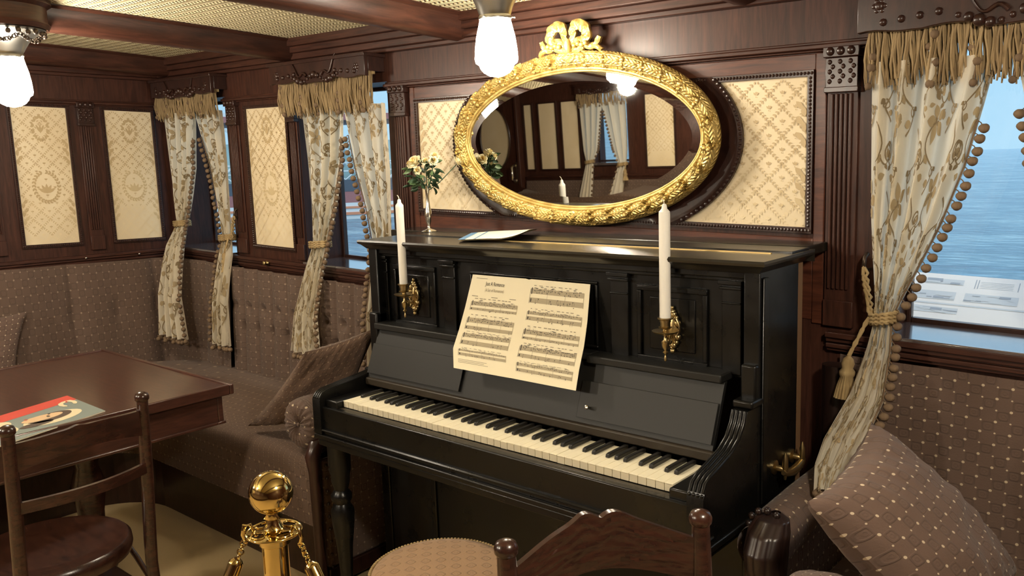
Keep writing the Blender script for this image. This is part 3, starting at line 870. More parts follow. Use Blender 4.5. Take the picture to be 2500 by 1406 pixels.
# brass sconces with swinging arms
def sconce(px, pz, cx, cy, ztop):
    s = MB()
    s.grid(lambda u, v: (px + 0.014*(1-0.1*v)*cos(2*PI*u)*v, 0.2435 - 0.007*(1-v*v), pz + 0.04*sin(2*PI*u)*v), 16, 4, closeu=True)
    for k in range(14):
        a = 2*PI*k/14
        s.ball((px + 0.017*cos(a), 0.244, pz + 0.040*sin(a)), 0.0068 + 0.002*(k % 2), 8, 6)
    for dz in (0.045, 0.056): s.ball((px, 0.244, pz+dz), 0.009 - (dz-0.045)*0.35, 8, 6)
    for dz in (-0.045, -0.054): s.ball((px, 0.244, pz+dz), 0.007, 8, 6)
    for sg in (-1, 1):
        s.tube([(px + sg*(0.012+0.010*sin(t*3)), 0.24, pz - 0.02 + 0.05*t) for t in [i/8 for i in range(9)]], 0.0035, 6)
    o = part(s, 'candle_sconce', BRASS_OLD, smooth=60)
    a = MB()
    zd = ztop - 0.032
    a.tube([(lerp(px, cx, t), lerp(0.238, cy, t), lerp(pz-0.012, zd-0.012, t) - 0.018*sin(PI*t)) for t in [i/10 for i in range(11)]], 0.0045, 8)
    for t in (0.35, 0.7): a.ball((lerp(px, cx, t), lerp(0.238, cy, t), lerp(pz-0.012, zd-0.012, t) - 0.018*sin(PI*t)), 0.0085, 8, 6)
    part(a, 'sconce_arm', BRASS_OLD, o, smooth=60)
    c = MB()
    c.lathe([(0.0, -0.078), (0.0035, -0.075), (0.004, -0.068), (0.002, -0.062), (0.007, -0.054), (0.003, -0.05), (0.009, -0.04), (0.010, -0.028), (0.004, -0.022), (0.004, -0.012), (0.030, -0.004), (0.033, 0.0), (0.029, 0.0005), (0.012, -0.003), (0.006, 0.0), (0.006, 0.004), (0.013, 0.006), (0.017, 0.009), (0.012, 0.012), (0.0125, 0.026), (0.019, 0.030), (0.019, 0.0325), (0.0138, 0.033), (0.0138, 0.022), (0, 0.022)], (cx, cy, zd), n=24, caps=False)
    part(c, 'candle_cup', BRASS_OLD, o, smooth=45)
sconce(0.083, 0.300, 0.090, 0.195, 0.349)
sconce(1.031, 0.292, 1.040, 0.195, 0.331)
def candle(x, y, z0, z1, r, label):
    t = thing('candle', (x, y, z0), label, 'candle', None)
    m = MB(); N = 24
    def fp(u, v):
        k = 1 + 0.03*abs(cos(4*2*PI*u/1.0*0.5))
        prof = [(r*0.96, 0.0), (r, 0.004), (r*1.0, z1-z0-0.035), (r*0.97, z1-z0-0.028), (r*0.5, z1-z0-0.020), (r*0.42, z1-z0-0.012), (r*0.25, z1-z0-0.009), (0.0, z1-z0-0.009)]
        q = prof[round(v*7)]
        kk = k if v < 0.5 else 1
        return (x + q[0]*kk*cos(2*PI*u), y + q[0]*kk*sin(2*PI*u), z0 + q[1])
    m.grid(fp, N, 7, closeu=True)
    m.poly([(x + r*0.96*cos(-2*PI*i/N), y + r*0.96*sin(-2*PI*i/N), z0) for i in range(N)])
    m.build('wax', CANDLE, t, smooth=35)
    m = MB(); m.tube([(x, y, z1-0.010), (x-0.001, y, z1-0.004), (x-0.004, y, z1), (x-0.008, y, z1+0.003)], 0.0012, 6); m.build('wick', WICK, t, smooth=60)
candle(0.090, 0.195, 0.340, 0.625, 0.0127, 'unlit white candle in the brass sconce beside the rose vase')
candle(1.040, 0.195, 0.322, 0.617, 0.0134, 'unlit white candle in the brass sconce nearest the bright lake window')

# open music booklet leaning on the shelf
mus = thing('sheet_music', (0.6, 0.15, 0.12), 'open cream music booklet with printed staves leaning on the piano front', 'sheet music')
SP = [(0.0, 0.356, 0.787, 0.236, 0.3905), (0.30, 0.348, 0.797, 0.205, 0.295), (0.5, 0.345, 0.803, 0.180, 0.235), (0.72, 0.345, 0.808, 0.150, 0.180), (1.0, 0.366, 0.812, 0.128, 0.128)]
def spt(u, v, off=0.0):
    x0, x1, y, z = curve_at(SP, v)
    bulge = 0.006*(abs(u-0.5)**0.7) - 0.004
    return (lerp(x0, x1, u), y - bulge - off, z + off*0.4 - (0.002 if abs(u-0.5) < 0.02 and v < 0.05 else 0))
m = MB(); m.grid(lambda u, v: spt(u, v), 40, 30); m.build('open_pages', PAPER, mus, smooth=60)
m = MB(); m.grid(lambda u, v: spt(0.004+u*0.992, v*0.996, -0.0035), 40, 30)
m.grid(lambda u, v: spt(0.01+0.47*u, lerp(0.99, 1.0, v), -0.0035*v), 10, 1); m.build('under_pages', WHITE_PAPER, mus, smooth=60)
PW, PH = 0.445, 0.30
ink = MB()
def sq(x, z, w, h, mi=0, slant=0.0, off=0.0011):
    u0, v0 = x/PW, z/PH
    ink.use(mi)
    n = max(1, int(w/0.012))
    for i in range(n):
        a, b = lerp(0, w, i/n), lerp(0, w, (i+1)/n)
        ink.poly([spt((x+a)/PW, (z+slant*a)/PH, off), spt((x+b)/PW, (z+slant*b)/PH, off), spt((x+b)/PW, (z+h+slant*b)/PH, off), spt((x+a)/PW, (z+h+slant*a)/PH, off)])
rnd = random.Random(3)
def system(x0, x1, z):
    h = 0.030
    for st in (0, 1):
        zz = z + st*0.019
        sq(x0, zz-0.001, x1-x0, 0.0105, 2, 0, 0.0009)
        for k in range(5): sq(x0, zz + k*0.0021, x1-x0, 0.0006, 1)
    sq(x0-0.001, z, 0.0009, h); 
    n = rnd.choice((3, 4))
    for k in range(1, n+1): sq(lerp(x0, x1, k/n)-0.0006, z, 0.0008, h, 1)
    sq(x0+0.003, z-0.003, 0.003, 0.014); sq(x0+0.003, z+0.020, 0.004, 0.007)
    x = x0 + 0.012
    while x < x1 - 0.006:
        zz = z + rnd.uniform(-0.001, 0.008)
        sq(x, zz, 0.0026, 0.0019)
        if rnd.random() < 0.75:
            sq(x+0.002 if rnd.random() < 0.5 else x, zz-0.0055, 0.0006, 0.006)
        if rnd.random() < 0.35: sq(x, zz-0.0058, 0.009, 0.0012)
        if rnd.random() < 0.45: sq(x+rnd.uniform(-.002, .002), z+0.018+rnd.uniform(0, 0.012), 0.0025, 0.002); sq(x, z+0.018+rnd.uniform(0, 0.006), 0.0006, 0.008)
        x += rnd.choice((0.005, 0.006, 0.0075, 0.011))
    x = x0 + 0.01
    while x < x1 - 0.02:
        w = rnd.uniform(0.004, 0.014)
        sq(x, z-0.009, w, 0.0016, 1); x += w + rnd.uniform(0.002, 0.014)
for z in (0.068, 0.118, 0.166, 0.214): system(0.022, 0.198, z)
for z in (0.028, 0.078, 0.128, 0.178, 0.236): system(0.238, 0.428, z)
sq(0.02, 0.012, 0.045, 0.0014, 1); sq(0.02, 0.257, 0.11, 0.0014, 1); sq(0.02, 0.262, 0.10, 0.0014, 1); sq(0.02, 0.267, 0.115, 0.0014, 1)
for x in (0.018, 0.095, 0.165): sq(x, 0.054, 0.024, 0.0014, 1)
def text_mesh(body, size):
    cu = bpy.data.curves.new('t', 'FONT'); cu.body = body; cu.size = size; cu.resolution_u = 2
    o = bpy.data.objects.new('t', cu); COL.objects.link(o)
    bpy.context.view_layer.update()
    me = bpy.data.meshes.new_from_object(o.evaluated_get(bpy.context.evaluated_depsgraph_get()))
    vs = [tuple(v.co) for v in me.vertices]; fs = [tuple(p.vertices) for p in me.polygons]
    bpy.data.objects.remove(o); bpy.data.meshes.remove(me); bpy.data.curves.remove(cu)
    return vs, fs
for body, size, x0, z0, mi in (('Just A Romance', 0.0135, 0.062, 0.030, 0), ('(A Set of Romances)', 0.0095, 0.064, 0.043, 1)):
    vs, fs = text_mesh(body, size)
    ink.use(mi); base = len(ink.v)
    wtx = max(v[0] for v in vs)
    for vx, vy, _ in vs: ink.vert(spt((x0 + vx*0.074/wtx)/PW, (z0 - vy)/PH, 0.0012))
    for f in fs: ink.face([base + i for i in f])
ink.build('printed_notes', [INK, INK_GREY, M('staff_lines_tint', (0.50, 0.43, 0.29), 0.8).m], mus)

# booklet with a curled corner on the lid
bk = thing('booklet', (0.32, 0.4, 0.4866), 'thin cream booklet with blue print and curled corner lying on the piano lid', 'booklet')
def bkp(u, v, o=0.0):
    # u along the long side (left to curled corner), v from far to near edge
    x = lerp(lerp(0.15, 0.33, u), lerp(0.285, 0.50, u), v) + 0.0
    y = lerp(lerp(0.452, 0.60, u), lerp(0.250, 0.335, u), v)
    z = 0.4872 + 0.030*max(0.0, u-0.55)**1.8*4.2*(0.25+0.75*v) + 0.004*sin(u*3)
    return (x, y, z + o)
m = MB(); m.grid(lambda u, v: bkp(u, v, 0.003), 24, 12); m.build('cover', WHITE_PAPER, bk, smooth=60)
m = MB(); m.grid(lambda u, v: bkp(0.02+u*0.96, 0.01+v*0.98, 0.0012), 24, 12); m.grid(lambda u, v: bkp(0.01+u*0.98, 0.0+v, 0.0), 24, 12); m.build('inner_pages', PAPER, bk, smooth=60)
m = MB()
for a, b, c, d in ((0.0, 0.10, 0.02, 1.0), (0.22, 0.25, 0.02, 1.0)): m.grid(lambda u, v: bkp(lerp(a, b, u), lerp(c, d, v), 0.0037), 3, 12)
m.build('blue_print', BLUE_INK, bk, smooth=60)

# bud vase with roses
VX, VY, VZ = -0.068, 0.465, 0.4868
vase = thing('bud_vase', (VX, VY, VZ), 'slender silver bud vase with a bunch of cream roses standing on the piano lid', 'vase')
m = MB(); m.lathe([(0, 0), (0.027, 0.0), (0.028, 0.002), (0.022, 0.006), (0.008, 0.010), (0.0045, 0.014), (0.006, 0.017), (0.0045, 0.02), (0.0095, 0.035), (0.0125, 0.052), (0.0115, 0.07), (0.007, 0.095), (0.0055, 0.12), (0.0075, 0.145), (0.011, 0.158), (0.0095, 0.158), (0.005, 0.14), (0.0, 0.13)], (VX, VY, VZ), n=24, caps=False); m.build('vase_body', SILVER, vase, smooth=50)
def rose(c, r, parent, d):
    m = MB(); d = Vector(d).normalized(); t = d.orthogonal().normalized(); b = d.cross(t); c = Vector(c)
    for ring, (n, rr, op, hh) in enumerate(((3, 0.35, 0.25, 1.0), (4, 0.6, 0.5, 0.95), (5, 0.85, 0.85, 0.8), (6, 1.0, 1.15, 0.55))):
        for k in range(n):
            a0 = 2*PI*(k + ring*0.37)/n
            def pf(u, v):
                a = a0 + (u-0.5)*2*PI/n*1.35
                w = v*(1.0 - 0.35*(2*u-1)**2)
                rad = r*rr*(0.35 + 0.65*w**0.8) * (1 + 0.25*op*w*w) * (1 + 0.06*sin(7*u+ring))
                return c + rad*(cos(a)*t + sin(a)*b) + d*(r*1.25*hh*w - r*0.5 - op*0.35*r*w*w)
            m.use(1 if ring == 0 else 0).grid(pf, 5, 4)
    m.build('rose', [PETAL, PETAL2], parent, smooth=180)
ro = random.Random(5)
ROSES = [(-0.070, -0.01, 0.232, 0.0165, (-0.9, -0.4, 0.3)), (-0.006, -0.05, 0.245, 0.021, (0.1, -0.9, 0.5)), (-0.034, -0.045, 0.238, 0.015, (-0.4, -0.9, 0.4)), (0.008, -0.05, 0.214, 0.0125, (0.3, -1, 0.0)), (0.045, 0.0, 0.262, 0.015, (0.5, -0.4, 0.8)), (0.055, -0.015, 0.245, 0.0135, (0.9, -0.6, 0.3)), (0.02, -0.02, 0.246, 0.013, (0.4, -0.5, 0.8)), (0.075, 0.08, 0.240, 0.018, (0.6, 0.5, 0.4))]
for x, y, z, r, d in ROSES: rose((VX+x, VY+y, VZ+z), r, vase, d)
m = MB()
for x, y, z, r, d in ROSES: m.tube([(VX, VY, VZ+0.14), (VX + x*0.4, VY + y*0.4, VZ + 0.17), (VX + x, VY + y, VZ + z - r*0.4)], 0.0016, 6)
def leafm(m, base, tip, w, mi):
    base, tip = Vector(base), Vector(tip); d = tip - base
    s = d.cross(Vector((0.2, 1, 0.3))).normalized(); up = s.cross(d).normalized()
    m.use(mi).grid(lambda u, v: base + d*v + s*(w*(u-0.5)*2*(sin(PI*min(1, v*0.97+0.03))**0.8)) + up*(w*0.5*abs(u-0.5)*2 - d.length*0.25*v*v), 4, 6)
for k in range(64):
    a = ro.uniform(0, 2*PI); rr = ro.uniform(0.01, 0.045); z = ro.uniform(0.15, 0.245)
    b = Vector((VX + rr*cos(a), VY - 0.015 + rr*sin(a), VZ + z))
    L = ro.uniform(0.022, 0.042)
    e = b + L*Vector((cos(a)+ro.uniform(-.5, .5), sin(a)+ro.uniform(-.5, .5) - 0.3, ro.uniform(-0.7, 0.6))).normalized()
    leafm(m, b, e, ro.uniform(0.006, 0.0105), 0 if ro.random() < 0.72 else 1)
m.build('foliage', [LEAF, LEAF2], vase, smooth=180)

# ------------------------------------------------------------------ oval mirror
MC = (0.463, 0.780); MA, MBb = 0.4885, 0.246     # centre line of the frame
mir = thing('oval_mirror', (MC[0], 0.6, MC[1]), 'large oval mirror in a gilded laurel-leaf frame with a ribbon bow, hanging above the piano', 'mirror')
TILT = -0.033; ROT = -0.022; TURN = 0.001
def mpt(x, n, z):
    """mirror-local: x right, n towards the room, z up from the centre; hung leaning slightly forward"""
    c, s = cos(ROT), sin(ROT)
    x, z = x*c - z*s, x*s + z*c
    return (MC[0] + x, 0.612 - n + z*TILT + x*TURN, MC[1] + z)
def ell(th, off, n): 
    nx, nz = cos(th)/MA, sin(th)/MBb
    L = math.hypot(nx, nz)
    return mpt(MA*cos(th) + off*nx/L, n, MBb*sin(th) + off*nz/L)
# arc-length table
NT = 1200
ths = [2*PI*i/NT for i in range(NT+1)]
acc = [0.0]
for i in range(NT): acc.append(acc[-1] + math.hypot(MA*(cos(ths[i+1])-cos(ths[i])), MBb*(sin(ths[i+1])-sin(ths[i]))))
PER = acc[-1]
def wrapd(a, b):
    d = (a-b) % PER
    return min(d, PER-d)
i_top, i_bot = NT//4, 3*NT//4
SEG = PER/2/17.0
def frame_pt(u, v):
    i = round(u*NT) % NT
    th = ths[i]
    s = acc[i]
    up = cos(th) >= 0
    ds = wrapd(s, acc[i_bot]); dt = wrapd(s, acc[i_top])
    a = PI*v                      # across the half-round
    w = cos(a)                    # 1 outside .. -1 inside
    r = 0.0245; h = 0.027
    if min(ds, dt) < 0.035:
        rel = 0.0025*sin((s*180) + w*5) + 0.002
    else:
        f = (ds/SEG + 0.22*abs(w) ) % 1.0
        lob = 1 - abs(((v*3.0) % 1.0) - 0.5)*2
        f2 = (ds/SEG - 0.30*lob) % 1.0
        rel = 0.0105*f2**1.2 + 0.0018*sin(34*w + 9*f2) * (0.3 + 0.7*f2) - 0.004
        if f2 < 0.08: rel -= 0.005
    k = sin(a)
    return ell(th, (r + rel*0.7*k)*w*1.0, 0.006 + (h + rel)*k)
m = MB(); m.grid(frame_pt, NT, 26, lambda u, v: (wrapd(acc[min(NT, round(u*NT))], acc[i_bot]), v), closeu=True)
for i in range(34):
    if i % 17 == 0: continue
    s = (acc[i_bot] + (i*SEG if i < 17 else -(i-17)*SEG)) % PER
    j = min(range(NT), key=lambda q: abs(acc[q]-s))
    for off, n in ((-0.009, 0.035), (0.006, 0.037), (-0.02, 0.026)): m.ball(ell(ths[j]+0.0, off, n), 0.0062, 8, 6)
m.build('gilded_frame', GOLD_LEAF, mir, smooth=55)
m = MB(); m.tube([ell(t*2*PI/160, -0.0275, 0.011) for t in range(160)], 0.0055, 8, True); m.tube([ell(t*2*PI/160, -0.035, 0.008) for t in range(160)], 0.0035, 8, True); m.build('inner_lip', GOLD, mir, smooth=60)
m = MB()
N = 128
r0 = [m.vert(ell(2*PI*i/N, -0.022, 0.0045)) for i in range(N)]
r1 = [m.vert(ell(2*PI*i/N, -0.066, 0.0068)) for i in range(N)]
for i in range(N): m.face((r0[i], r0[(i+1) % N], r1[(i+1) % N], r1[i]))
m.face(tuple(r1))
m.build('bevelled_glass', MIRROR, mir)
m = MB(); m.grid(lambda u, v: ell(2*PI*u, -0.02 + 0.03*v, 0.0), 96, 1, closeu=True); m.build('backing', WOOD_DK, mir)
# ribbon bow
m = MB()
bx0, bz0 = 0.004, MBb + 0.040
def ribbon(path, wid, n0, pleat=0.0, thick=0.006):
    P = [Vector((p[0], p[1])) for p in path]; cnt = len(P)
    def fn(u, v):
        k = v*(cnt-1); i = min(int(k), cnt-2); t = k - i
        p = P[i].lerp(P[i+1], t); d = (P[i+1]-P[i]).normalized(); nrm = Vector((-d.y, d.x))
        w = wid(v) if callable(wid) else wid
        q = (p + nrm*w*(u-0.5))*1.0
        n = n0 + 0.006*sin(PI*u) + pleat*sin(u*9 + v*40)*0.25 + 0.006*sin(v*PI)
        return mpt(bx0 + q.x, n, bz0 + q.y)
    k0 = len(m.v); m.grid(fn, 6, (cnt-1)*4)
    m.grid(lambda u, v: tuple(a + b for a, b in zip(fn(u, v), (0, thick+0.004, 0))), 6, (cnt-1)*4)
    for e in (0, 1): m.grid(lambda u, v: tuple(a + b for a, b in zip(fn(e, u), (0, (thick+0.004)*v, 0))), (cnt-1)*4, 1)
    for e in (0, 1): m.grid(lambda u, v: tuple(a + b for a, b in zip(fn(u, e), (0, (thick+0.004)*v, 0))), 6, 1)
def loop(sx):
    return [(sx*0.004, 0.004)] + [(sx*(0.044 - 0.027*cos(a)), 0.036 + 0.024*sin(a) + 0.006*cos(a)) for a in [-0.5 + 2*PI*i/15 for i in range(14)]] + [(sx*0.014, 0.004)]
for sx in (-1, 1):
    ribbon(loop(sx), lambda v: 0.016 + 0.017*sin(PI*v)**0.6, 0.022, 0.012)
    ribbon([(sx*0.006, -0.012), (sx*0.035, -0.008), (sx*0.062, 0.0), (sx*0.080, -0.008), (sx*0.098, -0.004), (sx*0.112, 0.020)], lambda v: 0.026 - 0.010*v, 0.016, 0.010)
    ribbon([(sx*0.088, -0.004), (sx*0.108, -0.012), (sx*0.120, -0.022)], 0.014, 0.016, 0.004)
    for q in range(4): m.ball(mpt(bx0 + sx*(0.03 + 0.014*q), 0.034, bz0 - 0.002 + 0.004*(q % 2)), 0.008, 8, 6)
m.tube([mpt(bx0 + 0.0, 0.024, bz0 - 0.018), mpt(bx0+0.002, 0.032, bz0), mpt(bx0, 0.028, bz0 + 0.018)], [0.010, 0.013, 0.009], 10)
m.build('ribbon_bow', GOLD, mir, smooth=50)

# ------------------------------------------------------------------ ceiling lamps
GP = [(0.043, 0.0), (0.047, -0.018), (0.055, -0.05), (0.060, -0.085), (0.0615, -0.112), (0.059, -0.122), (0.053, -0.126), (0.0495, -0.129), (0.046, -0.138), (0.037, -0.149), (0.021, -0.158), (0.0, -0.162)]
def lamp(x, y, zb, label, ztop=None, chain=False, glow=None):
    t = thing('ceiling_lamp', (x, y, zb), label, 'lamp', None)
    zt = zb + 0.162
    zc = ztop if ztop is not None else ceil_z(x, y)
    m = MB(); m.lathe([(r, zt + h) for r, h in GP], (x, y, 0), n=40, caps=False); m.build('glass_globe', glow or GLOBE, t, smooth=40)
    H = zc - zt
    m = MB(); m.lathe([(0.040, zt-0.004), (0.046, zt-0.003), (0.047, zt+0.004), (0.044, zt+0.008), (0.052, zt+H*0.28), (0.066, zt+H*0.55), (0.090, zt+H*0.8), (0.112, zt+H*0.93), (0.118, zc), (0.0, zc)], (x, y, 0), n=40, caps=False); o = m.build('metal_cap', NICKEL, t, smooth=50)
    m = MB()
    for k in range(3):
        a = 2*PI*k/3 + 0.6
        m.tube([(x + r*cos(a), y + r*sin(a), zt + 0.001) for r in (0.044, 0.052, 0.057)], [0.0022, 0.0022, 0.004], 8)
    m.build('fixing_screw', NICKEL, o, smooth=60)
    m = MB(); n = 24
    for k in range(n):
        a = 2*PI*k/n
        m.ball((x + 0.113*cos(a), y + 0.113*sin(a), zc - 0.012 - 0.004*(k % 2)), 0.009, 6, 5)
    if chain:
        for k in range(30):
            a = -0.9 + 1.9*k/29
            m.torus((x + 0.105*cos(a), y + 0.105*sin(a), zc - 0.02 - 0.022*abs(sin(k/29*PI*2))), 0.006, 0.002, (cos(k), sin(k), 0.5*(k % 2)), 8, 5)
    m.build('ornament_ring', BRONZE_DK, t, smooth=60)
lamp(*LAMPS[0], 'lit opal glass ceiling lamp in front of the oval mirror')
lamp(*LAMPS[1], 'lit opal glass ceiling lamp under the beam over the long table', ceil_z(-1.045, -0.51) - 0.103, True, GLOBE_LEFT)
lamp(*LAMPS[2], 'lit opal ceiling lamp far across the saloon, seen reflected in the mirror', glow=GLOBE_FAR)
lamp(*LAMPS[3], 'unseen fill lamp added in the far half of the saloon behind the camera', glow=GLOBE_FAR)  # out of view, added to brighten the room
lamp(*LAMPS[4], 'unseen fill lamp added close above the camera near the right window', glow=GLOBE_FAR)  # also added out of view, as fill light from the camera side

# ------------------------------------------------------------------ fringed valances and tied curtains
def valance(F, s0, s1, zt, zb, n, label, group, sh=True, seed=1, simple=False):
    r = random.Random(seed)
    t = thing('fringe_valance', F((s0+s1)/2, n, zb), label, 'valance', None)
    m = MB(); cnt = int((s1-s0)/(0.0048 if not simple else 0.012))
    for layer in range(3 if not simple else 2):
        for k in range(cnt):
            s = lerp(s0, s1, (k + r.random())/cnt)
            nn = n + layer*0.009 + r.uniform(-0.003, 0.003)
            z1 = zb + r.uniform(-0.012, 0.02) - (0.008 if r.random() < 0.2 else 0)
            dx = r.uniform(-0.01, 0.01); w = r.uniform(0.0021, 0.0036)*(1.6 if simple else 1)
            P = []
            for q in range(6):
                v = q/5
                P.append(F(s + dx*v + 0.003*sin(v*7 + k), nn + 0.008*sin(v*PI)*r.uniform(0.5, 1.2), lerp(zt + 0.014, z1, v)))
            m.tube(P, [w*1.1, w, w*0.9, w, w*1.1, w*0.6], 5)
    m.box(0, 0, 0, 0, 0, 0) if False else None
    m.build('fringe', FRINGE, t, smooth=70, sheared=sh)
    h = WB(F); h.bx(s0, s1, n-0.012, n+0.006, zt, zt+0.03); h.build('heading_band', CORD, t, bevel=0.003, sheared=sh)
    s = s0 + 0.02
    while s < s1:
        m = MB()
        Q = [(s + r.uniform(-0.014, 0.014), lerp(zt - 0.02, zb - 0.002, q/3.0) + r.uniform(-0.008, 0.008)) for q in range(4)]
        m.tube([F(a, n + 0.021, z) for a, z in Q], 0.0022, 5)
        for a, z in Q[(1 if r.random() < 0.5 else 0):]: m.ball(F(a, n + 0.022, z), r.uniform(0.0085, 0.0112), 8, 6)
        m.build('pompom_string', POM, t, smooth=60, sheared=sh)
        s += (0.115 if not simple else 0.2)*r.uniform(0.7, 1.3)
valance(BACK, -2.19, -1.62, 1.05, 0.945, 0.045, 'straw-coloured fringed valance over the corner window', None, seed=2)
valance(BACK, -1.075, -0.475, 1.055, 0.92, 0.055, 'straw-coloured fringed valance over the window left of the piano', None, seed=3)
valance(BACK, 1.375, 2.08, 1.03, 0.905, 0.06, 'thick straw-coloured fringed valance over the window right of the piano', None, seed=4)
valance(FRONT, -2.70, -2.16, 1.03, 0.91, 0.05, 'fringed valance over the window across the saloon, seen in the mirror', None, False, 5, True)

def blob(cx, cy, pts):
    return [(cx + a, cy + b) for a, b in pts]
def petal(cx, cy, ang, L, Wd, n=5):
    out = []
    for i in range(n+1):
        t = i/n; out.append((t*L, Wd*0.5*sin(PI*t**0.8)))
    for i in range(n-1, 0, -1):
        t = i/n; out.append((t*L, -Wd*0.5*sin(PI*t**0.8)))
    return [(cx + a*cos(ang) - b*sin(ang), cy + a*sin(ang) + b*cos(ang)) for a, b in out]
def ribbon2(P, w):
    q = []
    for i, p in enumerate(P):
        a = P[max(0, i-1)]; b = P[min(len(P)-1, i+1)]
        dx, dy = b[0]-a[0], b[1]-a[1]; L = math.hypot(dx, dy) or 1
        q.append((p[0] - dy/L*w/2, p[1] + dx/L*w/2, p[0] + dy/L*w/2, p[1] - dx/L*w/2))
    return [[(A[0], A[1]), (B[0], B[1]), (B[2], B[3]), (A[2], A[3])] for A, B in zip(q, q[1:])]
def spiral(cx, cy, r0, a0, turns, sg, n=14):
    return [(cx + r0*(1-0.72*i/n)*cos(a0 + sg*turns*2*PI*i/n), cy + r0*(1-0.72*i/n)*sin(a0 + sg*turns*2*PI*i/n)) for i in range(n+1)]

